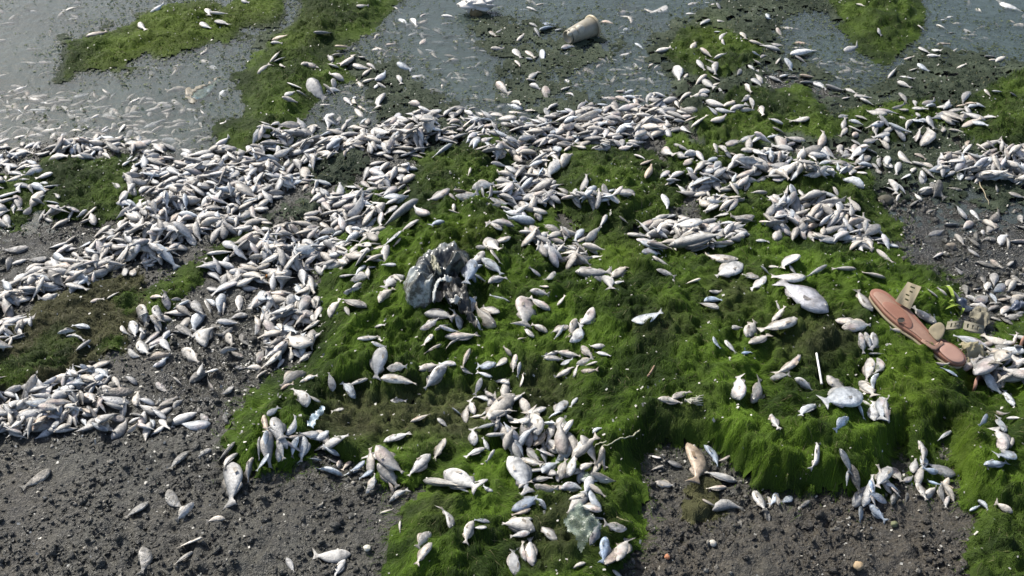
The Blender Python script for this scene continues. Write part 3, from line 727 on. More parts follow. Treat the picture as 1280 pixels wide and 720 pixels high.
# ---- the heaps: map polygon, fish per polygon area, mean direction (map angle, degrees), spread, mud, depth under water
HEAPS = [
 ([(-60,188),(0,186),(60,178),(130,166),(170,172),(230,190),(300,185),(340,178),(330,230),(250,240),(180,225),(150,195),(60,198),(-60,215)], 1.0, 15, 50, 0, None),
 ([(150,235),(180,210),(250,200),(340,190),(420,172),(530,160),(535,205),(470,190),(400,200),(385,230),(330,250),(340,285),(250,300),(180,340),(120,350),(60,365),(-10,385),(20,350),(80,330),(120,300),(160,270)], 1.45, 10, 60, 0, None),
 ([(380,235),(450,232),(480,205),(520,205),(500,245),(480,272),(455,300),(425,335),(400,345),(330,330),(300,300),(345,285),(400,268),(410,250)], 1.35, 20, 60, 0, None),
 ([(-60,215),(40,200),(60,230),(100,262),(130,270),(120,285),(60,275),(-60,285)], .7, 5, 50, .05, None),
 ([(240,330),(290,312),(345,300),(400,345),(395,400),(390,440),(350,450),(325,440),(330,400),(310,360),(270,352)], 1.0, -40, 60, .1, None),
 ([(225,370),(260,350),(310,360),(300,385),(240,400),(200,440),(160,445),(170,400)], .5, 60, 50, .45, None),
 ([(-60,388),(0,385),(30,392),(36,430),(0,440),(-60,445)], .9, 20, 60, .1, None),
 ([(-60,485),(0,482),(60,490),(110,455),(135,470),(130,500),(100,530),(60,545),(-60,545)], 1.25, 35, 60, .05, None),
 ([(110,500),(165,495),(210,510),(205,535),(140,545),(95,540)], .8, 40, 60, .5, None),
 ([(600,180),(640,176),(700,182),(695,225),(680,262),(640,270),(612,250),(630,215)], 1.2, 5, 50, 0, None),
 ([(500,132),(640,148),(700,152),(740,130),(830,118),(862,140),(845,165),(780,187),(700,184),(640,174),(600,180),(545,175),(520,150)], 1.05, 5, 45, 0, None),
 ([(640,132),(700,140),(830,122),(862,140),(845,165),(780,187),(700,184),(640,174)], .7, 5, 45, 0, None),
 ([(672,236),(700,232),(790,238),(780,250),(740,258),(680,256)], 1.1, 5, 40, 0, None),
 ([(640,260),(672,250),(680,270),(650,282)], 1.0, 10, 40, 0, None),
 ([(660,292),(745,290),(742,312),(715,335),(680,328)], 1.3, 30, 60, 0, None),
 ([(820,222),(900,206),(935,200),(962,216),(935,235),(915,262),(893,265),(855,245)], 1.1, 15, 50, 0, None),
 ([(795,288),(850,264),(872,276),(922,275),(935,302),(880,308),(805,312)], 1.3, 10, 40, 0, None),
 ([(955,192),(1085,186),(1082,214),(1000,226),(960,226),(930,214)], 1.2, 10, 50, 0, None),
 ([(850,185),(960,170),(1000,178),(1000,195),(930,205),(870,205)], .6, 15, 60, 0, None),
 ([(958,246),(1000,240),(1062,255),(1078,276),(1112,312),(1010,302),(960,292)], 1.3, 15, 60, 0, None),
 ([(1172,200),(1215,184),(1290,184),(1400,190),(1400,232),(1290,232),(1230,226),(1180,216)], 1.2, 15, 60, .05, None),
 ([(1050,160),(1130,120),(1160,140),(1232,118),(1240,150),(1150,175),(1090,186)], .45, 15, 60, 0, None),
 ([(860,20),(1000,60),(1000,140),(880,150),(850,100)], .10, 10, 80, 0, None),
 ([(320,162),(430,150),(540,150),(552,182),(330,192)], 1.1, 10, 50, 0, None),
 ([(380,80),(440,70),(480,100),(470,150),(400,140)], .25, 20, 60, 0, None),
 ([(590,480),(650,500),(700,540),(752,570),(755,620),(735,640),(690,605),(640,560),(610,530)], .8, 60, 60, 0, None),
 ([(560,380),(590,360),(600,385),(575,400)], .6, 40, 60, 0, None),
 ([(440,300),(490,285),(475,330),(440,350)], .6, 40, 60, 0, None),
 ([(1195,425),(1230,430),(1275,430),(1285,490),(1240,490),(1212,465)], .9, 60, 80, .25, None),
 ([(1195,372),(1230,352),(1290,345),(1400,350),(1400,400),(1290,400),(1235,405)], .55, 20, 80, .55, None),
 ([(1070,200),(1130,185),(1180,215),(1160,250),(1110,240)], .4, 40, 60, .5, None),
 ([(360,530),(400,550),(440,565),(480,590),(450,600),(380,575)], .7, 15, 50, .1, None),
 ([(300,575),(345,545),(380,555),(330,590)], .5, 60, 50, .2, None),
 ([(1060,600),(1100,580),(1200,590),(1190,630),(1080,630)], .35, 80, 40, .3, None),
 ([(-60,110),(100,110),(250,130),(292,166),(220,186),(130,166),(-60,182)], 1.0, 20, 50, 0, (.0005, .007)),
 ([(-60,0),(180,0),(100,60),(60,130),(-60,120)], .10, 25, 50, 0, (.001, .009)),
 ([(130,80),(290,70),(290,130),(150,130)], .16, 25, 60, 0, (.001, .009)),
 ([(450,20),(560,25),(610,60),(630,140),(520,125),(435,60)], .42, 5, 50, 0, (.0, .008)),
 ([(430,100),(520,120),(640,135),(640,155),(440,160)], .5, 5, 50, 0, (.0, .006)),
 ([(680,70),(805,50),(835,110),(700,130)], .42, 0, 45, 0, (.0, .008)),
 ([(600,0),(830,0),(810,40),(620,40)], .10, 10, 50, 0, (.0, .008)),
 ([(1008,70),(1092,72),(1096,96),(1010,94)], .9, 5, 40, 0, (.001, .006)),
 ([(1145,0),(1290,0),(1290,60),(1160,70)], .12, 15, 60, 0, (.0, .007)),
]
HEAPS += [
 ([(170,405),(210,380),(290,385),(330,410),(320,470),(280,540),(220,545),(170,480)], .16, 60, 70, .62, None),
 ([(1100,240),(1180,225),(1290,240),(1290,345),(1180,345),(1120,310)], .13, 60, 80, .55, None),
 ([(0,300),(120,300),(70,345),(0,350)], .2, 20, 60, .5, None),
 ([(850,600),(1200,610),(1200,660),(860,650)], .05, 80, 60, .7, None)]
# ------------------------------------------------------------------ fish read off one by one: (group words, tile origin, [(head x, head y, tail x, tail y, look)]) in quarter map pixels
# look letters: m muddy, M caked in mud, w deep body, W very deep, s slender, b bluish, t tan, k dark, f flat and torn
T = {'a0': (0, 540), 'a1': (320, 540), 'a2': (640, 540), 'a3': (960, 540), 'b0': (0, 360), 'b1': (320, 360), 'b2': (640, 360), 'b3': (960, 360),
     'c0': (0, 180), 'c1': (320, 180), 'c2': (640, 180), 'c3': (960, 180), 'd0': (0, 0), 'd1': (320, 0), 'd2': (640, 0), 'd3': (960, 0)}
D = [
 ('stuck in grey mud at lower left', 'a0', [(935,90,845,185,'M'),(740,345,625,425,'M'),(835,290,905,385,'M'),(965,350,880,440,'m'),(1125,430,1030,440,'m'),(250,180,110,280,'M'),(725,570,725,700,'M'),(1060,90,980,120,'M')]),
 ('above the lower left mud hollow', 'a0', [(1015,530,880,570,''),(965,595,870,665,'')]),
 ('below the algae edge at lower left', 'a0', [(1150,140,1165,350,'w'),(1265,95,1215,230,'s'),(1190,65,1075,130,'M'),(1180,100,1110,180,'m')]),
 ('in the left row under the algae edge', 'a1', [(25,20,5,130,'s'),(100,30,140,125,''),(75,110,-10,180,'b'),(60,-10,40,70,'b'),(215,20,160,110,'m'),(245,0,225,140,'w'),(330,130,260,140,'b'),(420,110,330,90,''),(430,205,300,175,''),(480,110,420,170,'t'),(550,150,470,190,'b'),(590,200,510,215,'b'),(545,300,610,210,''),(600,160,720,260,'w'),(660,330,760,275,'s'),(690,300,660,250,'t')]),
 ('lying on the drape of combed algae, lower middle', 'a1', [(590,70,740,195,'w'),(640,45,770,-5,''),(870,105,760,210,''),(950,30,880,130,''),(850,215,1010,305,'w'),(945,185,1100,285,'w'),(1160,240,1090,245,''),(1060,290,1000,280,''),(1175,295,1140,270,'')]),
 ('among the algae at bottom middle', 'a1', [(985,480,945,375,''),(1085,440,1040,550,''),(1170,440,1090,440,'bf'),(1150,480,1090,470,'m'),(865,495,805,575,'w'),(880,555,790,650,'w'),(620,405,690,385,'s'),(720,440,720,500,'s')]),
 ('torn open on brown mud at bottom', 'a1', [(470,605,285,625,'wf'),(445,635,385,720,'w'),(150,625,190,700,'m')]),
 ('in the upper knot of the bottom middle clump', 'a1', [(1090,65,1080,-20,'w'),(1145,75,1045,120,''),(1170,80,1130,30,''),(1195,100,1150,140,'')]),
 ('in the dense clump left of the clear film', 'a2', [(70,60,140,150,''),(10,40,70,110,'b'),(115,65,175,-10,'t'),(50,130,145,180,''),(155,205,225,130,'bw'),(240,230,270,130,''),(285,220,310,110,'w'),(-10,120,100,285,'w'),(95,235,205,230,''),(110,270,230,295,''),(245,280,360,265,''),(30,270,100,240,''),(290,325,350,330,'')]),
 ('on the algae between film and clump', 'a2', [(350,195,400,135,''),(470,85,415,165,'k'),(225,545,140,455,''),(165,365,125,340,'')]),
 ('in the stack left of the clear film', 'a2', [(0,385,140,310,'b'),(95,385,0,410,'t'),(100,430,0,450,''),(115,485,-50,440,'w'),(90,515,-10,500,''),(105,660,85,505,'w'),(60,640,45,540,'s'),(15,715,0,570,'w')]),
 ('lying against the crumpled clear film', 'a2', [(450,385,340,360,''),(470,430,390,425,''),(575,475,460,465,''),(385,560,450,455,'k'),(365,655,300,672,'m')]),
 ('in the bunch below the clear film', 'a2', [(470,515,460,650,'b'),(475,660,540,550,'k'),(530,640,575,520,''),(500,700,570,725,'')]),
 ('in the dark hollow under the mat edge', 'a2', [(740,135,690,110,''),(855,165,760,140,'k'),(715,250,815,265,'m'),(760,175,690,180,'k')]),
 ('beside the dark hollow under the mat', 'a2', [(905,55,950,250,'t'),(965,35,1060,155,'b'),(1115,50,1030,75,'st'),(1125,240,965,200,'w'),(1075,275,970,280,''),(950,335,1025,370,'sk')]),
 ('hanging below the front mat edge', 'a2', [(1215,290,1265,395,'m'),(1285,320,1295,380,'m')]),
 ('in the small fan under the front edge', 'a3', [(70,230,25,340,'b'),(55,365,45,310,''),(125,300,70,355,'m'),(200,350,160,370,'M')]),
 ('stuck to the steep green front', 'a3', [(250,70,230,185,'s'),(355,90,425,210,'b'),(400,200,400,245,'b'),(755,45,795,155,'s'),(920,-5,845,40,'')]),
 ('in the bluish heap at the mat foot', 'a3', [(610,170,540,265,''),(620,170,665,250,'w'),(585,265,660,270,'m'),(610,280,675,325,'m'),(510,240,530,300,'b'),(470,335,470,445,'b'),(500,340,605,425,'b'),(600,330,500,315,'b'),(700,300,690,350,'M')]),
 ('in the fan right of the mat foot', 'a3', [(745,245,800,335,''),(855,190,775,195,'b'),(800,245,870,265,'b'),(860,260,880,360,''),(870,245,950,350,'s'),(900,330,890,370,'m')]),
 ('at the foot of the right algae curtain', 'a3', [(1010,390,1065,365,'b'),(1055,330,1105,390,'b'),(1225,400,1135,358,'w')]),
 ('in the group on the right algae slope', 'a3', [(1190,95,1150,-30,'w'),(1240,85,1155,125,''),(1085,165,1205,140,'b'),(1225,30,1218,75,'')]),
 ('on the flat olive mat at left', 'b0', [(450,190,360,185,''),(285,215,385,205,'s'),(335,240,425,245,'s'),(445,255,370,325,''),(450,65,520,50,'w'),(530,45,595,15,'s')]),
 ('at the top edge of the olive mat', 'b0', [(290,40,190,55,''),(65,90,5,130,'k'),(750,35,815,50,''),(775,85,800,165,'m')]),
 ('in the clump on the olive mat end', 'b0', [(655,160,675,240,''),(600,190,645,235,''),(700,195,720,225,''),(690,85,735,180,'m'),(740,130,680,140,'m'),(640,310,700,350,'m'),(690,260,740,330,'m'),(860,325,715,345,'st'),(765,390,845,340,'b')]),
 ('crossing the grey mud in the left middle', 'b0', [(910,300,990,370,'w'),(1000,440,1005,365,''),(1090,405,1020,420,''),(865,450,915,480,'m'),(955,250,1015,185,''),(1005,285,1050,175,'wm'),(970,60,1010,135,'M'),(1030,60,1060,130,'m'),(1075,85,1030,50,'m')]),
 ('in the upper row of the lower left heap', 'b0', [(395,390,470,410,'b'),(475,400,550,440,''),(400,430,480,460,''),(330,490,435,460,''),(415,500,500,465,''),(330,450,380,430,''),(270,540,300,495,''),(325,530,385,495,'')]),
 ('in the middle of the lower left heap', 'b0', [(130,580,250,550,''),(190,590,300,590,'w'),(120,560,135,500,''),(430,520,480,565,'w'),(345,600,395,590,''),(310,580,385,590,''),(400,510,415,580,''),(490,570,535,620,'w'),(450,620,410,590,'t'),(370,560,340,530,'')]),
 ('in the bottom row of the lower left heap', 'b0', [(150,690,235,615,'t'),(260,700,290,635,'w'),(350,680,265,715,''),(90,640,105,695,''),(300,650,345,610,''),(360,640,385,700,'m'),(170,710,230,680,''),(400,640,435,690,''),(500,695,560,600,'m')]),
 ('at the left frame edge of the lower heap', 'b0', [(20,570,50,645,''),(60,680,40,610,''),(75,540,0,520,''),(0,660,40,690,'')]),
 ('in the mud right of the lower left heap', 'b0', [(600,590,650,560,'M'),(660,620,720,650,'M'),(640,665,705,650,'m'),(760,590,800,610,'M'),(800,650,850,700,'m'),(630,715,700,680,'t'),(580,700,620,670,'M'),(560,440,600,500,'m'),(690,470,620,440,'m')]),
 ('beside the olive mat at left edge', 'b0', [(60,150,130,130,''),(100,200,115,150,'k'),(20,210,70,225,''),(40,290,65,240,''),(150,185,155,145,''),(0,250,40,240,'k')]),
 ('high in the heap left of the green mound', 'b1', [(255,30,215,120,''),(200,100,120,140,'t'),(260,130,175,180,'w'),(325,180,215,205,''),(100,180,210,220,'w'),(185,20,130,30,''),(270,10,190,20,''),(280,55,305,105,''),(105,150,135,205,'')]),
 ('low in the heap left of the green mound', 'b1', [(275,285,150,230,'W'),(165,355,175,270,''),(285,300,195,345,''),(140,240,65,290,'k'),(150,275,35,335,''),(140,315,15,388,''),(5,370,40,300,''),(140,360,100,395,'m'),(45,410,0,455,''),(310,215,280,245,'')]),
 ('on the dark algae strands below the left heap', 'b1', [(240,410,120,490,''),(120,500,190,480,'t'),(385,515,365,420,'w'),(265,585,185,490,'W'),(315,555,265,545,''),(560,440,435,460,''),(500,540,430,475,''),(215,455,310,440,'s')]),
 ('on the left shoulder of the green mound', 'b1', [(550,95,430,45,'w'),(355,135,425,55,''),(440,75,470,135,'f'),(440,30,530,-5,''),(612,65,680,-10,'')]),
 ('on the green slope below left of the bag', 'b1', [(595,180,645,190,'f'),(515,270,612,220,''),(610,225,625,265,''),(575,285,655,280,''),(640,290,580,440,'W')]),
 ('along the rim above the brown hollow', 'b1', [(655,390,755,398,'w'),(625,455,805,450,'w'),(660,500,755,515,'f'),(815,410,915,380,''),(960,390,835,495,'w')]),
 ('in the spill of fish below the black bag', 'b1', [(845,115,990,145,'w'),(815,190,925,165,''),(900,215,965,170,''),(915,210,1012,200,''),(1035,205,985,110,'w'),(885,205,830,285,''),(950,250,1115,220,'w'),(1022,265,940,285,'s'),(930,285,835,312,'s')]),
 ('at the right corner of the black bag', 'b1', [(1195,195,1090,95,'w'),(1212,125,1130,80,''),(1110,60,1040,45,'b'),(1125,205,1095,140,'s'),(1270,50,1165,40,'s')]),
 ('in the row right of the brown hollow', 'b1', [(1080,305,1020,390,''),(1000,385,915,365,''),(1200,390,1105,380,'bw'),(1250,340,1200,395,''),(1020,395,1085,425,''),(1285,330,1228,285,'k'),(1180,430,1105,412,''),(1280,450,1180,412,'')]),
 ('in the curved chain below the brown hollow row', 'b1', [(1135,450,1085,525,''),(1180,555,1140,500,'s'),(1295,525,1140,655,'w'),(1045,670,1050,580,''),(1090,630,1065,555,''),(1165,665,1260,590,''),(1195,700,1090,680,'b'),(1285,660,1235,630,''),(1125,640,1075,640,'m')]),
 ('at the muddy edge of the brown hollow', 'b1', [(770,660,875,635,'m'),(905,650,965,690,'m'),(980,600,1035,635,'m'),(440,600,375,610,'f')]),
 ('in the split of the left algae strands', 'b1', [(60,640,105,585,'k'),(85,645,140,745,'w'),(35,625,60,720,'st')]),
 ('in the knot of fish right of the bag', 'b2', [(65,45,78,185,'W'),(190,105,85,55,'w'),(110,240,60,175,'w'),(185,195,95,165,''),(90,15,185,30,''),(30,265,65,240,'m'),(225,75,270,45,'f')]),
 ('in the pair of crosses on the middle green slope', 'b2', [(420,100,340,185,'w'),(320,150,295,240,''),(300,270,360,185,''),(290,185,190,210,''),(270,190,200,250,'s')]),
 ('alone and flat on the bright middle algae', 'b2', [(600,145,760,128,'fw')]),
 ('in the central clump on the green slope', 'b2', [(230,320,345,335,''),(345,285,402,345,'w'),(465,290,385,290,''),(425,315,495,340,''),(160,345,262,350,''),(245,370,305,365,'bW'),(325,380,405,350,''),(425,380,365,375,''),(215,418,320,390,''),(310,435,325,392,''),(345,405,430,415,'t'),(235,312,150,345,'s')]),
 ('at the left foot of the central slope', 'b2', [(20,330,0,420,''),(45,370,25,445,''),(40,490,60,425,'')]),
 ('forming a cross on the lower green slope', 'b2', [(730,555,855,565,'w'),(800,550,890,508,'')]),
 ('standing tail up in the bright algae', 'b2', [(1130,560,1122,440,'W'),(1208,570,1245,450,'s')]),
 ('in the hollow left of the big silver fish', 'b2', [(1000,250,1045,290,'b'),(1060,260,1125,320,''),(1150,330,1195,310,'b'),(1100,220,1150,185,'w'),(1180,240,1215,165,'w'),(1190,275,1290,225,'w'),(1025,125,945,60,''),(960,60,1052,42,'b'),(990,20,1055,8,'w')]),
 ('in the notch left of the lower slope', 'b2', [(270,555,210,635,'w'),(240,620,175,645,''),(160,660,232,690,''),(330,550,290,590,'b'),(400,720,455,690,''),(130,735,85,610,'w'),(90,670,20,650,'w')]),
 ('below the big silver fish', 'b3', [(160,150,-40,195,'w'),(15,155,100,95,'w'),(60,110,40,60,'s')]),
 ('between the big silver fish and sandal', 'b3', [(345,135,465,178,''),(370,180,518,195,'w'),(525,105,440,5,'w'),(675,215,610,210,'')]),
 ('in the upper chain left of the sandal heel', 'b3', [(450,225,490,320,''),(475,225,525,305,''),(535,220,530,315,'w'),(500,320,578,335,''),(512,345,495,460,'w'),(562,345,552,425,'')]),
 ('in the lower chain above the round bluish fish', 'b3', [(545,420,520,515,''),(470,455,525,545,'w'),(470,550,515,600,''),(530,655,530,555,'w'),(570,545,565,645,''),(610,670,575,545,'s'),(290,440,395,505,'w'),(440,580,492,645,'b')]),
 ('near the white stick on green algae', 'b3', [(178,342,35,420,'s'),(5,440,112,435,''),(130,460,232,500,'w'),(225,580,160,645,''),(400,640,335,705,'b'),(20,630,45,715,'s')]),
 ('tucked against the right side of the sandal', 'b3', [(840,180,720,90,'w'),(1105,290,925,235,'W'),(950,440,870,390,'bw'),(840,380,918,375,'s')]),
 ('rotting in the heap right of the sandal heel', 'b3', [(1100,315,1185,318,'t'),(1070,410,1115,345,'m'),(1130,350,1185,340,'t'),(1180,400,1255,390,'f'),(1145,445,1180,485,'t'),(1222,585,1195,495,'s'),(1230,300,1295,270,''),(1175,330,1135,400,'m')]),
 ('in the heap above the sandal straps', 'b3', [(1035,70,1110,30,'w'),(1110,20,1150,75,'m'),(1150,55,1225,50,'t'),(1240,135,1290,120,''),(1170,110,1190,150,'m'),(855,40,785,5,''),(900,30,840,0,''),(1200,90,1170,130,'m'),(1235,265,1245,230,'')]),
 ('in algae right of the mat crest', 'b3', [(1100,630,1060,690,'b'),(1150,610,1195,640,''),(1210,640,1255,655,''),(1175,720,1160,640,'')]),
 ('beside the upper rim of the bag', 'c1', [(1145,450,1212,528,'w'),(1275,465,1185,485,''),(1100,510,1158,522,'w'),(1150,540,1070,598,'w'),(1170,530,1228,592,'w'),(1125,570,1238,635,'w'),(1130,600,1070,640,'b'),(1095,660,1148,672,'b'),(1160,690,1248,655,''),(1100,690,1080,640,'b')]),
 ('in the chain on the left mound edge', 'c1', [(820,388,715,420,''),(735,443,630,492,'bw'),(670,515,575,520,''),(720,480,690,500,'t'),(565,543,478,607,''),(630,543,540,590,''),(550,603,490,650,''),(415,655,500,657,''),(470,660,570,672,''),(535,680,455,722,''),(730,640,640,718,'w'),(690,650,725,685,'')]),
 ('on the green ground above the bag', 'c1', [(1080,215,1190,188,'w'),(985,240,1090,235,'t'),(1000,265,1112,250,''),(1185,215,1160,280,''),(1125,225,1142,262,''),(975,235,855,268,''),(965,250,1000,272,''),(990,285,990,340,''),(965,340,1015,335,''),(935,378,878,428,'b'),(1170,290,1272,280,''),(1290,390,1150,390,''),(1235,415,1160,385,'')]),
 ('in the star on the centre green', 'c2', [(320,640,498,632,''),(495,660,585,602,''),(415,690,500,665,''),(505,690,558,685,''),(470,655,495,715,''),(310,560,402,588,''),(390,558,445,580,''),(340,632,392,612,'')]),
 ('in the heap around the long grey fish', 'c2', [(675,512,802,488,''),(650,548,742,530,''),(700,562,795,602,'s'),(720,625,820,648,''),(890,515,1010,515,'')]),
 ('above the big silver fish', 'c2', [(1130,575,965,550,'w'),(1155,600,1015,650,'W'),(945,685,860,690,'w'),(1240,660,1150,648,''),(1280,665,1190,715,''),(1245,620,1290,640,'')]),
 ('on the left of the centre green', 'c2', [(220,642,165,680,'w'),(150,645,80,625,'m'),(180,720,140,700,'')]),
]
UPPER = [
 ('c1', [(790,25,690,5,''),(985,0,880,55,'s'),(1075,125,1062,150,''),(1090,10,1175,15,''),(820,288,615,388,'s'),(860,360,780,310,''),(700,300,640,350,'')]),
 ('c2', [(1275,235,1195,255,''),(1240,372,1295,402,''),(1220,480,1285,480,''),(757,245,787,318,''),(475,352,440,418,''),(540,380,575,390,''),(920,33,968,88,''),(760,10,790,62,'w'),(615,48,672,78,''),(672,165,705,95,'t'),(645,100,705,72,'t'),(250,110,295,40,'w'),(235,80,175,155,'w'),(155,115,130,160,'b')]),
 ('c3', [(145,545,60,612,'w'),(190,668,20,655,'w'),(100,600,155,640,''),(10,600,45,622,''),(300,612,185,652,'s'),(440,628,322,612,'s'),(592,648,472,643,'s'),(485,210,362,165,'w'),(460,328,398,265,'w'),(320,212,365,265,''),(610,172,655,240,'w'),(640,280,668,240,'m'),(640,205,700,240,'m'),(990,372,940,305,'m'),(1015,325,1062,378,'m'),(1080,372,1140,422,'m'),(790,345,838,322,'M'),(940,445,982,508,'m'),(1110,575,1172,625,'M'),(1205,245,1290,258,''),(1165,208,1148,158,'w'),(720,85,802,112,''),(735,45,795,70,'t'),(570,450,620,520,'m'),(540,525,630,585,'mw'),(1220,650,1270,700,'M'),(520,90,560,130,'m'),(600,45,590,110,'m')]),
 ('d0', [(325,45,398,18,''),(745,60,832,38,''),(695,108,725,148,''),(435,185,538,152,'t'),(1033,28,1052,72,'w'),(1050,70,1138,52,''),(1000,110,1052,138,'w'),(1075,95,1138,122,'W'),(1005,268,1042,232,''),(1205,0,1245,12,'w')]),
 ('d1', [(75,190,158,185,'t'),(72,212,132,212,''),(68,302,124,255,''),(88,305,152,280,''),(118,320,142,332,''),(0,355,72,320,''),(290,172,380,153,'w'),(395,245,475,238,'t'),(382,288,435,268,''),(432,322,500,268,'w'),(555,315,602,340,''),(530,370,582,340,''),(600,402,660,358,''),(530,402,602,392,''),(598,425,680,438,''),(705,372,728,412,''),(705,325,778,348,''),(820,215,850,180,'w'),(925,70,1002,76,''),(688,28,722,52,''),(500,20,562,20,''),(575,240,662,238,''),(645,218,708,210,''),(710,85,760,115,'w'),(770,82,805,122,'w'),(820,78,860,58,''),(820,112,860,88,''),(250,408,352,492,'W'),(330,430,405,462,''),(158,418,242,440,''),(198,460,262,472,''),(128,502,212,494,''),(148,482,192,450,''),(440,488,482,520,''),(640,465,598,535,'w'),(512,520,560,550,'w'),(565,562,612,552,''),(1165,148,1198,182,''),(1200,160,1226,152,''),(1175,250,1242,244,''),(850,640,880,560,'w'),(780,580,822,615,'wf'),(820,640,900,620,'w'),(1200,410,1262,468,'')]),
 ('d2', [(80,388,132,355,'w'),(72,410,140,388,''),(88,420,142,445,''),(165,425,172,498,'W'),(248,448,292,428,''),(270,460,316,478,''),(28,200,64,168,''),(10,238,46,285,'w'),(18,300,46,332,''),(68,250,118,282,''),(145,252,156,302,''),(68,295,132,290,''),(112,148,140,182,''),(148,112,222,108,'b'),(138,148,216,122,'b'),(85,110,132,132,''),(75,28,128,52,''),(118,20,172,8,''),(205,145,262,152,''),(245,235,312,222,'w'),(588,75,606,112,''),(558,145,606,122,''),(440,102,512,110,'t'),(618,208,662,236,''),(722,252,798,238,''),(868,65,916,70,''),(880,18,938,2,''),(965,10,1002,10,''),(1000,20,1022,25,''),(1022,30,1050,48,''),(1020,100,1062,106,''),(1148,160,1172,192,'w'),(938,240,1002,278,''),(922,295,972,340,''),(1032,305,965,300,'f'),(1005,362,975,320,''),(1022,305,1015,362,''),(820,325,836,392,'w'),(955,395,1012,442,''),(998,425,1040,412,''),(982,440,930,470,''),(1030,448,1062,470,''),(1165,420,1192,462,'w'),(1185,205,1262,216,''),(1198,268,1240,268,''),(1240,285,1272,270,''),(1178,325,1238,352,''),(968,495,1072,535,'w'),(1070,535,1122,492,'w'),(1092,545,1174,518,''),(1015,540,1112,562,'b'),(1140,545,1212,545,''),(1185,485,1215,540,''),(1245,515,1256,568,''),(888,615,988,588,'w'),(862,590,932,590,''),(850,625,882,662,''),(1000,605,1082,575,'w'),(700,462,662,515,'w'),(900,468,828,490,''),(785,20,700,55,''),(0,500,45,530,'')]),
 ('d3', [(0,75,0,60,''),(20,85,-20,100,''),(65,130,155,132,''),(40,145,72,178,''),(130,205,215,210,'t'),(120,235,180,225,'w'),(110,272,240,240,'w'),(88,292,122,345,'w'),(130,282,205,310,''),(60,385,102,365,'w'),(100,382,160,385,''),(160,380,238,375,'t'),(280,350,310,372,'w'),(160,415,235,402,''),(225,405,300,440,'w'),(290,425,390,460,'w'),(385,440,445,465,''),(430,475,520,482,''),(460,490,532,520,''),(370,490,415,485,''),(535,548,652,560,'w'),(620,540,690,525,''),(658,462,700,512,''),(600,630,725,645,'w'),(655,580,700,600,'w'),(595,390,645,340,'w'),(660,375,735,395,'s'),(645,405,715,435,'w'),(745,320,808,350,'w'),(705,348,750,340,''),(672,285,735,290,''),(795,275,862,280,''),(805,240,866,265,'w'),(755,230,810,265,''),(845,215,912,212,'t'),(740,130,790,155,''),(842,115,905,140,''),(900,160,942,160,'W'),(865,95,902,98,'W'),(975,140,1030,160,''),(1038,40,1070,55,'W'),(1160,0,1280,40,'W'),(940,330,996,325,''),(1082,285,1150,275,''),(1145,300,1195,268,'w'),(1105,298,1150,290,''),(440,10,482,30,'w'),(545,150,570,170,'W'),(380,250,455,232,'w'),(870,545,985,600,'w'),(905,640,980,660,''),(882,540,912,492,''),(900,545,1000,540,''),(940,520,1000,540,'t'),(985,500,1040,520,'tw'),(1040,520,1090,530,'w'),(1080,445,1120,475,'w'),(1120,455,1175,458,''),(1215,465,1250,470,''),(770,520,840,500,''),(720,540,800,555,'w'),(830,520,790,545,''),(355,590,400,568,''),(440,570,500,600,'w'),(400,640,490,655,'w'),(420,690,470,730,'w'),(1010,670,995,720,'t'),(1090,710,1150,730,'w'),(780,720,820,630,'mw'),(740,700,760,640,''),(265,730,290,635,'w'),(215,590,110,600,'W'),(80,600,0,600,'w'),(20,640,90,660,'')]),
]
dig = []          # [group words, px0, py0, px1, py1, look]
for words, t, rows in D:
    ox, oy = T[t]
    for (a, b, c, d, o) in rows: dig.append([words, ox + a / 4, oy + b / 4, ox + c / 4, oy + d / 4, o])
for t, rows in UPPER:
    ox, oy = T[t]
    for (a, b, c, d, o) in rows: dig.append([None, ox + a / 4, oy + b / 4, ox + c / 4, oy + d / 4, o])
dc = np.array([[(r[1] + r[3]) / 2, (r[2] + r[4]) / 2] for r in dig])
KEEP_OUT = [(549, 348, 52), (1007, 370, 34), (1060, 495, 22), (1140, 405, 50), (1170, 425, 40), (728, 38, 26)]

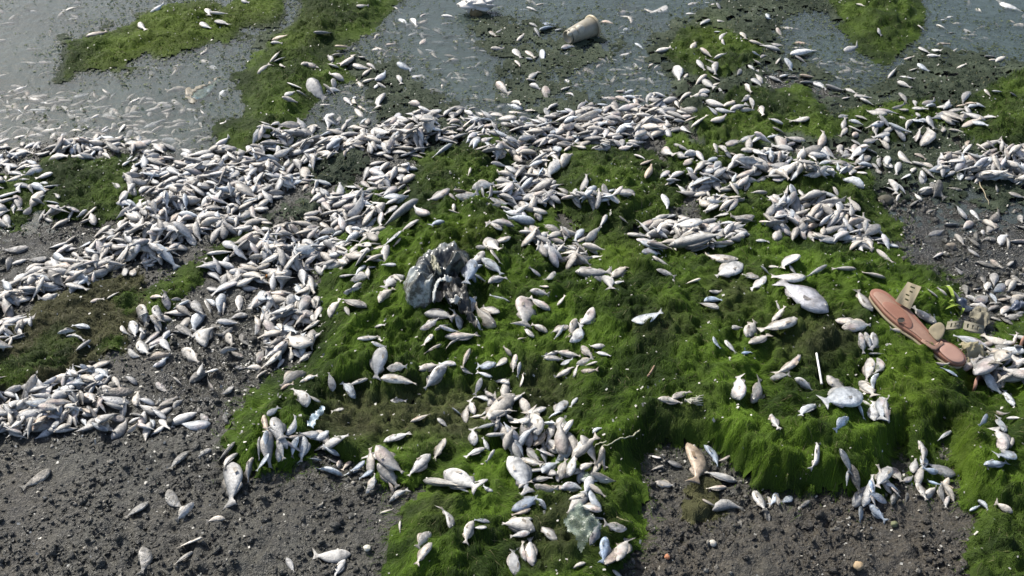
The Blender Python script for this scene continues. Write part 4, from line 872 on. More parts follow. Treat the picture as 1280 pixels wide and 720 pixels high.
# ---- heaps first
for (poly, dens, ang, spread, mud, depth) in HEAPS:
    xs_ = [p[0] for p in poly]; ys_ = [p[1] for p in poly]
    area = 0.5 * abs(sum(poly[i][0] * poly[(i + 1) % len(poly)][1] - poly[(i + 1) % len(poly)][0] * poly[i][1] for i in range(len(poly))))
    ym = sum(ys_) / len(ys_)
    Lp = .0435 * FPX / (unproj(640, ym)[1] * cp + CAM_H * sp)                 # fish length here, in map pixels
    n_ = int(dens * area / (Lp * Lp * .178))
    pts = []
    tries = 0
    while len(pts) < n_ and tries < n_ * 14:
        tries += 1
        x = RNG.uniform(min(xs_), max(xs_)); y = RNG.uniform(min(ys_), max(ys_))
        if x < -60 or x > 1340 or not poly_in(poly, np.array([x + RNG.normal(0, 5)]), np.array([y + RNG.normal(0, 3)]))[0]: continue
        if any((x - p[0]) ** 2 + ((y - p[1]) * 1.7) ** 2 < (Lp * (.26 if dens > .9 else .38)) ** 2 for p in pts[-260:]): continue
        if depth is None:
            if dens < .9 and (np.hypot(dc[:, 0] - x, (dc[:, 1] - y) * 1.4) < Lp * .40).any(): continue
            if dens >= .9 and (np.hypot(dc[:, 0] - x, (dc[:, 1] - y) * 1.4) < Lp * .18).any(): continue
        if any(math.hypot(x - k[0], y - k[1]) < k[2] for k in KEEP_OUT): continue
        pts.append((x, y))
    RNG.shuffle(pts)
    if depth is None and dens > .85:                       # an older, sunken, slimy layer below
        for (x, y) in pts[::2]:
            x += RNG.normal(0, 9); y += RNG.normal(0, 6)
            if any(math.hypot(x - k[0], y - k[1]) < k[2] for k in KEEP_OUT) or not poly_in(poly, np.array([x]), np.array([y]))[0]: continue
            X, Y, Z = hit(x, y, S0); L = float(np.clip(RNG.normal(.044, .008), .026, .07)); a = RNG.uniform(0, 6.28)
            W, F, C, ctr, *_ = make_fish(X + math.cos(a) * L / 2, Y + math.sin(a) * L / 2, X - math.cos(a) * L / 2, Y - math.sin(a) * L / 2, RNG, lo=True, mud=float(np.clip(.30 + mud + RNG.normal(0, .1), 0, .8)), na=6, wide=1.1, sit=.1, tails=(.2, .4))
            to_stuff(W, F, C, ctr)
    for (x, y) in pts:
        X, Y, Z = hit(x, y, PILE) if depth is None else (*unproj(x, y), 0)
        L = float(np.clip(RNG.normal(.0435, .0095), .024, .075))
        a = math.radians(RNG.normal(ang, spread)) + (math.pi if RNG.random() < .5 else 0)
        hx, hy = X + math.cos(a) * L / 2, Y + math.sin(a) * L / 2
        tx, ty = X - math.cos(a) * L / 2, Y - math.sin(a) * L / 2
        md = float(np.clip(mud + RNG.normal(0, .12), 0, .85))
        W, F, C, ctr, *_ = make_fish(hx, hy, tx, ty, RNG, lo=True, mud=md, depth=None if depth is None else RNG.uniform(*depth), na=7, wide=1.12 if depth is None else 1, tails=(.25, .45, .7, 1.1), sit=.22)
        to_stuff(W, F, C, ctr)

# ---- the 300 that show largest become things of their own, the rest joins the heap
size = np.hypot([r[1] - r[3] for r in dig], [r[2] - r[4] for r in dig])
size = np.array([s * (1.3 if 'w' in r[5] or 'W' in r[5] else 1) if r[0] else 0 for s, r in zip(size, dig)])
BIGN = 290
big = set(np.argsort(-size)[:BIGN].tolist())
def heading(dx, dy):
    k = int(round(math.degrees(math.atan2(-dy, dx)) / 45)) % 8
    return ['right', 'upper right', 'up', 'upper left', 'left', 'lower left', 'down', 'lower right'][k]
ORD = ['', 'second', 'third', 'fourth', 'fifth', 'sixth', 'seventh', 'eighth', 'ninth', 'tenth', 'eleventh', 'twelfth', 'thirteenth', 'fourteenth', 'fifteenth', 'sixteenth']
bygroup = {}
for i in sorted(big): bygroup.setdefault(dig[i][0], []).append(i)
LAB = {}
for words, ids in bygroup.items():
    ids = sorted(ids, key=lambda i: dc[i][0]); n_ = len(ids)
    for k, i in enumerate(ids):
        r = dig[i]; o = r[5]
        look_ = 'mud-caked' if 'M' in o else 'muddy' if 'm' in o else 'torn' if 'f' in o else 'bluish' if 'b' in o else 'tan' if 't' in o else 'dark grey' if 'k' in o else 'deep-bodied' if ('w' in o or 'W' in o) else 'slender' if 's' in o else 'silver'
        pos = '' if n_ == 1 else ('leftmost' if k == 0 else 'rightmost' if k == n_ - 1 else ORD[k] + ' from left')
        h_ = heading(r[1] - r[3], r[2] - r[4])
        lab = f"{look_} dead fish pointing {h_}, {pos} {words}" if pos else f"{look_} dead fish pointing {h_}, {words}"
        if len(lab.replace('-', ' ').split()) > 16: lab = f"{look_} dead fish, {pos} {words}"
        if len(lab.replace('-', ' ').split()) > 16: lab = f"{look_} fish, {pos} {words}"
        LAB[i] = ' '.join(lab.split())
def eye_mesh():
    v = []; f = []; mi = []
    for ring, (r, z) in enumerate(((1, -.25), (.8, .25), (.5, .42))):
        for k in range(8): v.append((r * math.cos(k * math.pi / 4), r * math.sin(k * math.pi / 4), z))
    f4 = [[ring * 8 + k, ring * 8 + (k + 1) % 8, ring * 8 + 8 + (k + 1) % 8, ring * 8 + 8 + k] for ring in (0, 1) for k in range(8)]
    return mesh_np('eye', np.array(v), [np.array(f4), np.array([[16 + k for k in range(8)]])], [M_EYEW, M_EYEB], None, True, [0] * 16 + [1])
EYE = eye_mesh()
def add_eye(parent, E, nrm, r):
    e = bpy.data.objects.new('eye', EYE); COL.objects.link(e); e.parent = parent
    q = Vector(nrm).to_track_quat('Z', 'Y'); e.rotation_euler = q.to_euler(); e.location = E; e.scale = (r, r, r)
def add_fins(parent, fins, z0, t_):
    for (n_, v, f, c) in fins:
        c = np.tile(np.append(np.clip(c[:3] * t_, .02, .85), c[3]), (len(v), 1))
        link(n_, mesh_np(n_, v - np.array([0, 0, z0]), [f], M_FISH, c), parent)
order = sorted(range(len(dig)), key=lambda i: (dig[i][0] is not None, 0))
for i in order:
    words, a, b, c, d, o = dig[i]
    X0, Y0, X1, Y1, L = fit(a, b, c, d, .024, .125 if 'w' in o or 'W' in o else .11)
    wide = 1.4 if 'W' in o else 1.12 if 'w' in o else .62 if 's' in o else 1.0
    mud = .66 if 'M' in o else .5 if 'm' in o else float(np.clip(RNG.normal(.02, .06), 0, .2))
    isbig = i in big
    W, F, C, ctr, E, nrm, L, fins = make_fish(X0, Y0, X1, Y1, RNG, lo=not isbig, mud=mud, na=12 if isbig else 8, wide=wide, flat='f' in o)
    t_ = np.array([.80, .93, 1.10]) if 'b' in o else np.array([.92, .80, .68]) if 't' in o else np.array([.58, .57, .56]) if 'k' in o else np.array([1.08, 1.08, 1.07])
    C[:, :3] = np.clip(C[:, :3] * t_, .02, .86)
    if not isbig:
        to_stuff(W, F, C, ctr); continue
    z0 = W[:, 2].min()
    me = mesh_np('dead_fish', W - np.array([0, 0, z0]), F, M_FISH, C)
    ob = link('dead_fish', me, None, (ctr[0], ctr[1], z0))
    tag(ob, LAB[i], 'fish', 'dead fish washed up on the shore')
    if mud < .6 and L > .035 and 'f' not in o:
        add_eye(ob, E - np.array([0, 0, z0]), nrm, L * .030)
        add_fins(ob, fins, z0, t_)

# ---- three fish that stand out
def special(px0, py0, px1, py1, asp, th, label, cat, tint, bend=0, wfac=1.0, rise=0.0):
    X0, Y0, X1, Y1, L = fit(px0, py0, px1, py1, .03, .2)
    z, sl = lay(X0, Y0, X1, Y1, asp * L * .5)
    zc = z + th * L * .28 + rise
    V, F, C, pl, fins = fish_mesh_data(L, asp, th, bend, RNG, 20, False, 1.0, 0.0, None, True, 0.0, (0, 0, 0), 0)
    C[:, :3] = np.clip(C[:, :3] * np.array(tint), .02, .85)
    a = math.atan2(Y0 - Y1, X0 - X1); ca, sa = math.cos(a), math.sin(a)
    def tow(P): return np.stack([P[:, 0] * ca - P[:, 1] * sa, P[:, 0] * sa + P[:, 1] * ca, P[:, 2] + zc + sl * (.5 - P[:, 0] / L)], -1)
    W = tow(V); z0 = W[:, 2].min()
    ob = link('dead_fish', mesh_np('dead_fish', W - np.array([0, 0, z0]), F, M_FISH, C), None, ((X0 + X1) / 2, (Y0 + Y1) / 2, z0))
    tag(ob, label, cat, 'dead fish washed up on the shore')
    e = np.array([[.40 * L, .20 * asp * L * .5, np.interp(.10, TT, WW) * th * L * .5 * .93]])
    E = tow(pl(e))[0]; n_ = tow(pl(e + np.array([[0, 0, .01]])))[0] - E
    add_eye(ob, E - np.array([0, 0, z0]), n_ / np.linalg.norm(n_), L * .030)
    add_fins(ob, [(n__, tow(v), f, c) for (n__, v, f, c) in fins], z0, np.array(tint))
    heap(X0, Y0, X1, Y1, zc, sl, L, asp * L * .45, th * L * .5)
special(1036, 386, 976, 350, .44, .22, 'biggest fish, smooth lilac silver, lying on green algae left of the sandal', 'fish', (.84, .85, .93), -.05)
special(1075, 490, 1029, 504, .56, .2, 'round pale blue fish with thin tail, below right of the white stick', 'fish', (.90, .97, 1.05), 0, rise=.004)
special(836, 300, 905, 300, .26, .2, 'long grey fish lying level in the heap at centre', 'fish', (.74, .74, .72), 0, rise=.006)
special(878, 285, 842, 279, .46, .24, 'plump white fish on top of the heap at centre', 'fish', (1.15, 1.15, 1.13), 0, rise=.01)
special(592, 333, 582, 362, .36, .22, 'blue grey fish lying inside the mouth of the crumpled bag', 'fish', (.52, .62, .76), 0, rise=.02)
Fs = [np.concatenate(STUFF['F4'])]
for k in set(f.shape[1] for f in STUFF['FN']): Fs.append(np.concatenate([f for f in STUFF['FN'] if f.shape[1] == k]))
me = mesh_np('dead_fish_heap', np.concatenate(STUFF['V']), Fs, M_FISH, np.concatenate(STUFF['C']))
tag(link('dead_fish_heap', me), 'hundreds of small silver dead fish heaped along the waterline and floating in shallows', 'fish', None, 'stuff')

# ------------------------------------------------------------------ litter: sandal, bag, cup, films, stick, shards, plants
def S(x, y): return float(gs(S0, x, y))
def surf(px, py, lift=0.0):
    x, y, z = hit(px, py); z += lift
    x, y = unproj(px, py, z)
    return Vector((float(x), float(y), float(z)))
def up(px, py, z): x, y = unproj(px, py, z); return Vector((float(x), float(y), float(z)))
def crop(ox, oy, k): return lambda a, b: (ox + a / k, oy + b / k)
def smooth_poly(P, n=3):
    for _ in range(n):
        Q = []
        for i in range(len(P)):
            a, b = P[i], P[(i + 1) % len(P)]
            Q += [a * .75 + b * .25, a * .25 + b * .75]
        P = Q
    return P
def slab(name, pts, thick, mat, parent=None, bev=.0015, loc=None, noise=0.0):
    """a plate with the outline pts (3-D points of its top), given thickness, softened rim"""
    bm = bmesh.new()
    c = sum(pts, Vector()) / len(pts)
    top = [bm.verts.new(p - (loc or Vector()) - Vector((0, 0, bev))) for p in pts]
    inn = [bm.verts.new(p + (c - p).normalized() * bev * 2 - (loc or Vector())) for p in pts]
    in2 = [bm.verts.new(p + (c - p) * .5 - (loc or Vector()) + Vector((0, 0, random.uniform(-1, 1) * noise))) for p in pts]
    cc = bm.verts.new(c - (loc or Vector()))
    bot = [bm.verts.new(p - Vector((0, 0, thick)) - (loc or Vector())) for p in pts]
    n_ = len(pts)
    for i in range(n_):
        j = (i + 1) % n_
        bm.faces.new((top[i], top[j], inn[j], inn[i])); bm.faces.new((inn[i], inn[j], in2[j], in2[i])); bm.faces.new((in2[i], in2[j], cc))
        bm.faces.new((bot[i], bot[j], top[j], top[i]))
    bm.faces.new(bot[::-1])
    return bm_obj(name, bm, mat, parent)
def tube(bm, pts, rads, seg=6):
    rings = []
    for i, p in enumerate(pts):
        t = (pts[min(i + 1, len(pts) - 1)] - pts[max(i - 1, 0)]).normalized()
        a = t.orthogonal().normalized(); b = t.cross(a)
        rings.append([bm.verts.new(p + (a * math.cos(k * 2 * math.pi / seg) + b * math.sin(k * 2 * math.pi / seg)) * rads[i]) for k in range(seg)])
    for r0, r1 in zip(rings, rings[1:]):
        for k in range(seg): bm.faces.new((r0[k], r0[(k + 1) % seg], r1[(k + 1) % seg], r1[k]))
    bm.faces.new(rings[0][::-1]); bm.faces.new(rings[-1])
def root(name, loc, label, cat, group=None):
    o = bpy.data.objects.new(name, None); o.empty_display_size = .02; o.location = loc; COL.objects.link(o)
    return tag(o, label, cat, group)
def sheet(name, poly_px, mat, lift, amp, freq, seed, parent=None, n=26, thick=.0008, ridge=True, loc=None, dome=0.0, hang=0.0):
    """a creased sheet whose outline is read off the map; it lies on the surface with folds of its own"""
    xs_ = [p[0] for p in poly_px]; ys_ = [p[1] for p in poly_px]
    cxp, cyp = sum(xs_) / len(xs_), sum(ys_) / len(ys_)
    base = hit(cxp, cyp)[2] + lift
    u = np.linspace(min(xs_) - 1, max(xs_) + 1, n); v = np.linspace(min(ys_) - 1, max(ys_) + 1, n)
    U, Vv = np.meshgrid(u, v)
    jit = (u[1] - u[0]) * .18
    U = U + RNG.uniform(-jit, jit, U.shape); Vv = Vv + RNG.uniform(-jit, jit, U.shape)
    X, Y = unproj(U, Vv, base)
    f = fbm(X, Y, freq, 3, seed)
    h = (1 - np.abs(f) * 2.6) if ridge else f
    rad = np.hypot((U - cxp) / (max(xs_) - min(xs_)) * 2, (Vv - cyp) / (max(ys_) - min(ys_)) * 2)
    Z = base * .55 + (gs(S0, X, Y) + lift) * .45 + h * amp + dome * np.clip(1 - rad ** 2, 0, 1) - hang * rad
    ci_ = poly_in(poly_px, (U[:-1, :-1] + U[1:, 1:]) / 2, (Vv[:-1, :-1] + Vv[1:, 1:]) / 2)
    q = grid_faces(n, n, ci_)
    used, inv_ = np.unique(q, return_inverse=True)
    P = np.stack([X, Y, Z], -1).reshape(-1, 3)[used]
    if loc is not None: P = P - np.array(loc)
    o = link(name, mesh_np(name, P, [inv_.reshape(-1, 4)], mat, None, True), parent)
    if thick:
        m = o.modifiers.new('thickness', 'SOLIDIFY'); m.thickness = thick; m.offset = 0
    return o

M_PINK = simple('worn_pink_foam', (.20, .115, .075), (.35, .21, .15), 55, .6, .35, .0015)
M_RED = simple('red_foam_rim', (.20, .09, .055), (.27, .13, .085), 60, .6, .3, .001)
M_HEEL = simple('heel_foam', (.33, .19, .14), (.40, .245, .19), 80, .6, .3, .001)
M_KHAKI = simple('khaki_webbing', (.22, .185, .115), (.29, .25, .165), 90, .85, .6, .001)
M_KHAKID = simple('wet_khaki_cloth', (.13, .12, .085), (.21, .195, .14), 70, .8, .6, .001)
M_DARK = simple('dark_dirt', (.03, .026, .02), (.05, .045, .035), 120, .8, .4, .001)

# ---- sandal
k4 = crop(1060, 340, 5.141)
toe = surf(*k4(150, 120), .012); heel = surf(*k4(755, 570), .010)
zt_, zh_ = max(toe.z, heel.z + .004), heel.z
clr_ = max(S(*unproj(*k4(150 + 605 * t + dx, 120 + 450 * t - dx), zt_ + (zh_ - zt_) * t)) - (zt_ + (zh_ - zt_) * t) for t in np.linspace(.02, .98, 25) for dx in (-40, 0, 40))
zt_ += max(0, clr_ + .006); zh_ += max(0, clr_ + .006)
def sp_(a, b, dz=0.0):
    t = max(0, min(1, ((a - 150) * 605 + (b - 120) * 450) / (605 ** 2 + 450 ** 2)))
    return up(*k4(a, b), zt_ + (zh_ - zt_) * t + .010 * math.sin(t * 3.1) * .3 + dz)
outl = [(140,135),(150,112),(180,104),(215,110),(255,130),(300,170),(345,205),(400,240),(445,290),(490,340),(520,375),(560,415),(610,440),(650,450),(700,475),(745,520),(764,555),(755,580),(720,593),(680,588),(640,570),(600,540),(560,505),(530,480),(480,450),(430,405),(380,375),(330,340),(280,300),(235,258),(195,210),(165,175)]
sl_ = root('sandal', sp_(450, 345, -.012), 'worn pink brown sandal sole with torn khaki straps, lying on the algae at the shore', 'sandal')
lo_ = sl_.location.copy()
P_ = smooth_poly([sp_(a, b) for a, b in outl], 2)
slab('sole', P_, .008, M_RED, sl_, .0009, lo_)
c_ = sum(P_, Vector()) / len(P_)
slab('underlayer', [p + (c_ - p) * .01 + Vector((-.003, -.004, -.0072)) for p in P_], .004, M_KHAKI, sl_, .001, lo_)
inner = [(160,140),(175,122),(212,128),(250,148),(292,185),(340,222),(390,258),(432,305),(478,352),(520,392),(552,425),(575,445),(600,465),(585,490),(560,488),(532,466),(482,436),(436,395),(386,362),(338,326),(292,288),(250,248),(212,202),(180,168)]
slab('insole', smooth_poly([sp_(a, b, .0022) for a, b in inner], 2), .003, M_PINK, sl_, .001, lo_)
pad = [(218,200),(240,186),(275,192),(320,215),(365,245),(400,290),(418,330),(410,365),(380,355),(340,322),(295,285),(255,250),(228,225)]
slab('toe_pad', smooth_poly([sp_(a, b, .0034) for a, b in pad], 2), .002, M_RED, sl_, .0008, lo_)
slab('heel_pad', smooth_poly([sp_(a, b, .0030) for a, b in [(600,455),(640,448),(695,480),(738,522),(752,556),(742,574),(712,582),(676,574),(640,552),(606,520),(586,495)]], 2), .003, M_HEEL, sl_, .001, lo_)
slab('arch_band', [sp_(a, b, .0045) for a, b in [(604,440),(622,458),(566,500),(540,492),(470,440),(478,428),(548,470),(575,478)]], .003, M_PINK, sl_, .001, lo_)
bm = bmesh.new()
ring = [sp_(340 + 26 * math.cos(t), 310 + 18 * math.sin(t), .005 + .001 * math.sin(3 * t)) - lo_ for t in np.linspace(.4, 5.6, 12)]
tube(bm, ring, [.0009] * 12, 5); bm_obj('torn_thong_hole', bm, M_RED, sl_)
bm = bmesh.new(); vs = [bm.verts.new(sp_(340 + 24 * math.cos(t), 310 + 15 * math.sin(t), .0042) - lo_) for t in np.linspace(0, 6.28, 10, endpoint=False)]
bm.faces.new(vs); bm_obj('thong_hole_dirt', bm, M_DARK, sl_)
def webbing(name, A, B, C_, D_, nu, nv, holes, arch, parent, mat, th=.0022, z0=0.0):
    """strap between px corners A-B (near end) and D_-C_ (far end) with slots cut out"""
    bm = bmesh.new(); g = {}
    for j in range(nv + 1):
        for i in range(nu + 1):
            u, v = i / nu, j / nv
            a = (A[0] * (1 - u) + B[0] * u) * (1 - v) + (D_[0] * (1 - u) + C_[0] * u) * v
            b = (A[1] * (1 - u) + B[1] * u) * (1 - v) + (D_[1] * (1 - u) + C_[1] * u) * v
            p = sp_(a, b, z0 + arch * math.sin(v * 2.6 + .2) + .0008 * math.sin(u * 9 + v * 5))
            g[i, j] = bm.verts.new(p - lo_)
    for j in range(nv):
        for i in range(nu):
            if (i, j) in holes: continue
            bm.faces.new((g[i, j], g[i + 1, j], g[i + 1, j + 1], g[i, j + 1]))
    o = bm_obj(name, bm, mat, parent, None, False)
    m = o.modifiers.new('thickness', 'SOLIDIFY'); m.thickness = th
    return o
webbing('strap', (302,185), (400,240), (472,95), (384,62), 9, 16, {(4, 4), (5, 4), (3, 7), (4, 7), (4, 10), (5, 10), (3, 13), (4, 13), (5, 13)}, .012, sl_, M_KHAKI, .0028, .004)
bm = bmesh.new()
fl = [sp_(a, b, dz) for a, b, dz in [(515,372,.006),(530,348,.010),(560,328,.014),(592,318,.016),(618,336,.016),(628,366,.014),(618,398,.011),(600,425,.008),(575,442,.005),(548,415,.005)]]
slab('torn_flap', smooth_poly(fl, 1), .003, M_KHAKI, sl_, .001, lo_, .001)
# ---- loose torn strap with slots and the rags beside it
lw = root('torn_strap', sp_(760, 345, -.006), 'loose torn khaki strap with slots, coiled beside the sandal heel', 'strap')
lo2 = lo_; lo_ = lw.location.copy()
webbing('band', (626,368), (640,318), (745,310), (735,362), 4, 12, {(1, 3), (2, 3), (1, 6), (2, 6), (1, 9), (2, 9)}, .016, lw, M_KHAKID, .003, .006)
webbing('band', (738,366), (748,312), (878,345), (866,398), 4, 12, {(1, 2), (2, 2), (1, 5), (2, 5), (1, 8), (2, 8)}, .014, lw, M_KHAKID, .003, .012)
lo_ = lo2
o = sheet('cloth_rag', [k4(*p) for p in [(775,292),(818,240),(895,270),(905,350),(860,385),(800,340)]], M_KHAKID, .014, .012, 34, 5, None, 22, .0015, True, None, .006)
tag(o, 'grey khaki cloth rag crumpled above the loose torn strap', 'rag')
o = sheet('cloth_rag', [k4(*p) for p in [(715,482),(780,468),(868,480),(884,540),(835,606),(770,625),(752,560)]], simple('tan_cloth', (.24, .21, .12), (.34, .31, .20), 80, .85, .6, .001), .010, .013, 34, 9, None, 22, .0015, True, None, .004)
tag(o, 'yellowish tan cloth rag crumpled just below the sandal heel', 'rag')

# ---- crumpled bag
n = N('dirty_bag_film'); a = n.attr(); f1 = n.noise(34, 5, .65); f2 = n.noise(120, 4, .6)
st = n.ramp(f1, [(.44, (0, 0, 0)), (.56, (1, 1, 1))])
c1 = n.mix(f2, (.20, .225, .215), (.42, .45, .44)); c1 = n.mix(n.math('MULTIPLY', st, .9), c1, (.035, .035, .026))
M_BAG = n.done(n.pbr(n.mix(1.0, c1, a.outputs['Color'], 'MULTIPLY'), .24, n.bump(f2, .25, .002), **{'Specular_IOR_Level': .6}).outputs[0])
M_BLK = simple('black_torn_film', (.012, .012, .011), (.05, .048, .038), 50, .45, .6, .003)
k5 = crop(490, 290, 5.54)
bg_c = surf(*k5(300, 330), 0)
bagr = root('plastic_bag', bg_c, 'crumpled grey and black plastic bag full of fish, knotted on the green mound', 'bag')
zb = bg_c.z
G_ = up(*k5(325, 300), zb + .036)
ol = [(70,400),(70,350),(85,300),(120,258),(160,225),(205,190),(260,168),(300,150),(345,118),(400,105),(465,108),(515,140),(545,185),(540,240),(500,262),(462,300),(420,318),(395,335),(330,350),(300,390),(285,450),(262,498),(220,506),(160,506),(100,498),(82,450)]
op = smooth_poly([Vector((*unproj(*k5(a, b), zb + .016), 0)) for a, b in ol], 2)
nr = 15; V_ = []; C_ = []
for i, p in enumerate(op):
    ph = math.atan2(p.y - G_.y, p.x - G_.x)
    pleat = abs(math.sin(ph * 6 + 2.0 * math.sin(ph * 3) + 1.3 * math.sin(ph * 5 + 1)))
    fade = .42 + .58 * (1 if p.x < G_.x - .005 else .75)
    for r in range(nr):
        u = r / (nr - 1)
        x = G_.x + (p.x - G_.x) * (u ** .85); y = G_.y + (p.y - G_.y) * (u ** .85)
        hgt = (.034 * (1 - u) ** 1.3 + .034 * math.sin(min(1, u * 1.02) ** 1.3 * math.pi) * (.85 + .2 * pleat)) + (pleat - .5) * .0045 * math.sin(u * math.pi) * (1 - .5 * u) + .016 * (abs(float(fbm(np.array(x), np.array(y), 15, 2, 6))) - .15) * u * (1.05 - u) * 3 - .006 * abs(float(fbm(np.array(x), np.array(y), 38, 1, 5)))
        zg = S(x, y)
        V_.append((x - bg_c.x, y - bg_c.y, max(zg - .003, zb * (1 - u) + zg * u - .002) + hgt - zb))
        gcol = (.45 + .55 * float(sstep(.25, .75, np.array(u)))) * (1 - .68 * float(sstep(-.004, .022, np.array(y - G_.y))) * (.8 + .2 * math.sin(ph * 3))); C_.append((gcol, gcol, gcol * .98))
m_ = len(op); F_ = [[i * nr + r, ((i + 1) % m_) * nr + r, ((i + 1) % m_) * nr + r + 1, i * nr + r + 1] for i in range(m_) for r in range(nr - 1)]
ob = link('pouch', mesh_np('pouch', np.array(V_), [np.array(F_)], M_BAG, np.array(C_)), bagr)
md = ob.modifiers.new('thickness', 'SOLIDIFY'); md.thickness = .0009
sheet('torn_mouth', [k5(*p) for p in [(265,525),(275,440),(300,385),(345,345),(420,318),(470,340),(505,400),(535,470),(545,540),(560,600),(600,655),(570,668),(520,620),(480,575),(430,545),(380,525),(320,520)]], M_BLK, .010, .016, 44, 21, bagr, 30, .0008, True, bg_c, .012)
sheet('torn_edge', [k5(*p) for p in [(280,470),(285,400),(320,345),(370,318),(415,310),(410,335),(350,360),(310,400),(295,460)]], M_BAG_E if 'M_BAG_E' in globals() else simple('grey_torn_film', (.30, .32, .30), (.46, .48, .46), 40, .4, .5, .002), .040, .006, 50, 24, bagr, 24, .0008, True, bg_c, .010)
sheet('torn_strip', [k5(*p) for p in [(385,470),(430,480),(480,440),(490,470),(450,500),(410,500)]], simple('pale_torn_strip', (.32, .32, .29), (.45, .45, .42), 60, .4, .5, .002), .034, .005, 60, 27, bagr, 18, .0008, True, bg_c, .008)
sheet('gathered_neck', [k5(*p) for p in [(270,160),(300,180),(325,240),(345,300),(320,310),(285,270),(262,210)]], simple('olive_stained_film', (.16, .16, .10), (.30, .30, .22), 60, .45, .6, .003), .036, .006, 90, 33, bagr, 24, .0008, True, bg_c, .006)
bm = bmesh.new(); bmesh.ops.create_icosphere(bm, subdivisions=3, radius=.0095)
for v in bm.verts: v.co *= 1 + .22 * mnoise.noise(v.co * 160)
kn = up(*k5(348, 135), zb + .034)
bmesh.ops.translate(bm, verts=bm.verts, vec=kn - bg_c); bm_obj('knot', bm, simple('pale_knot_film', (.36, .36, .33), (.5, .5, .47), 70, .4, .5, .002), bagr)

# ---- clear films
def film(name, tint, alpha):
    n = N(name); f = n.noise(120, 4, .6)
    p = n.pbr(tint, .22, n.bump(f, .7, .003), **{'Specular_IOR_Level': .7}); t = n.n('ShaderNodeBsdfTransparent'); m = n.n('ShaderNodeMixShader')
    n.l(n.ramp(n.noise(60, 3, .5), [(.35, (alpha * .6,) * 3), (.68, (min(1, alpha * 1.5),) * 3)]), m.inputs[0]); n.l(t.outputs[0], m.inputs[1]); n.l(p.outputs[0], m.inputs[2]); return n.done(m.outputs[0])
M_CLR = film('clear_film', (.30, .37, .30), .34)
k8 = crop(690, 610, 6.545)
o = sheet('film_scrap', [k8(*p) for p in [(85,300),(150,225),(215,130),(262,170),(300,200),(360,270),(400,330),(320,400),(300,440),(290,480),(238,530),(170,430)]], M_CLR, .013, .010, 32, 41, None, 24, 0, True, None, .006)
tag(o, 'crumpled clear greenish plastic film scrap near the bottom among fish', 'plastic film')
ka2 = crop(640, 540, 4.0)
o = sheet('film_scrap', [ka2(*p) for p in [(330,215),(370,205),(410,235),(408,275),(360,270),(335,245)]], M_CLR, .012, .006, 45, 44, None, 16, 0, True, None, .004)
tag(o, 'small clear film scrap beside the dense clump, above the larger crumpled film', 'plastic film')
kb1 = crop(320, 360, 4.0)
o = sheet('film_strip', [kb1(*p) for p in [(258,690),(285,650),(318,610),(330,575),(345,585),(340,620),(310,660),(290,705),(262,710)]], film('bluish_film', (.42, .52, .56), .8), .008, .006, 50, 47, None, 20, 0, True, None, .003)
tag(o, 'narrow bluish film strip in the dark gap of the algae strands', 'plastic film')
kd0 = crop(0, 0, 4.0)
wr = root('food_wrapper', up(*kd0(1020, 450), .003), 'blue green film wrapper half sunk in the murky shallows', 'wrapper')
n = N('wrapper_print'); f = n.noise(22, 3, .6); M_WRP = n.done(n.pbr(n.ramp(f, [(.38, (.10, .19, .23)), (.5, (.06, .11, .075)), (.62, (.11, .16, .12))]), .35).outputs[0])
def float_sheet(name, poly, mat, parent, z, amp, seed):
    o = sheet(name, poly, mat, 0, amp, 30, seed, parent, 20, .0006, True, None)
    me = o.data; co = np.zeros(len(me.vertices) * 3, np.float32); me.vertices.foreach_get('co', co); co = co.reshape(-1, 3)
    U, Vp = proj(co[:, 0], co[:, 1], co[:, 2]); X, Y = unproj(U, Vp, z); zz = z + (co[:, 2] - co[:, 2].mean()) * .5
    co = np.stack([X - parent.location.x, Y - parent.location.y, zz - parent.location.z], -1)
    me.vertices.foreach_set('co', co.astype(np.float32).ravel()); me.update(); return o
float_sheet('printed_film', [kd0(*p) for p in [(955,495),(985,460),(1050,425),(1100,392),(1118,395),(1065,450),(1010,498),(975,508)]], M_WRP, wr, -.0015, .005, 51)
float_sheet('torn_rim', [kd0(*p) for p in [(922,470),(940,448),(985,440),(1040,420),(1095,388),(1100,396),(1040,432),(985,458),(955,490),(985,515),(960,528),(930,500)]], simple('brown_film', (.10, .085, .05), (.18, .16, .11), 60, .5, .4, .001), wr, .000, .006, 53)

# ---- floating cup: wall, rim, base and sludge
a_ = up(711, 46, .022); b_ = up(741, 33, .024); ax = (b_ - a_); Lc_ = max(ax.length, .06); ax.normalize()
cr_ = root('plastic_cup', a_ - Vector((0, 0, .018)), 'dirty beige plastic cup lying on its side in the algae scum', 'cup')
e1 = ax.orthogonal().normalized(); e2 = ax.cross(e1)
def lathe(prof, seg=24):
    bm = bmesh.new(); R = []
    for (d, r) in prof: R.append([bm.verts.new(a_ + ax * d * Lc_ + (e1 * math.cos(k * 2 * math.pi / seg) + e2 * math.sin(k * 2 * math.pi / seg)) * r - cr_.location) for k in range(seg)])
    for r0, r1 in zip(R, R[1:]):
        for k in range(seg): bm.faces.new((r0[k], r0[(k + 1) % seg], r1[(k + 1) % seg], r1[k]))
    return bm, R
M_CUP = simple('dirty_beige_plastic', (.17, .15, .10), (.42, .39, .31), 40, .4, .3, .001)
bm, R = lathe([(0, .0215), (.3, .0245), (.6, .0275), (.97, .031), (.97, .0295), (.5, .025), (.03, .0205)]); bm_obj('wall', bm, M_CUP, cr_)
bm, R = lathe([(.95, .0318), (.97, .0350), (1.0, .0355), (1.02, .0335), (1.0, .0312)]); bm_obj('rim', bm, simple('rim_plastic', (.36, .30, .18), (.55, .48, .33), 60, .4, .2, .001), cr_)
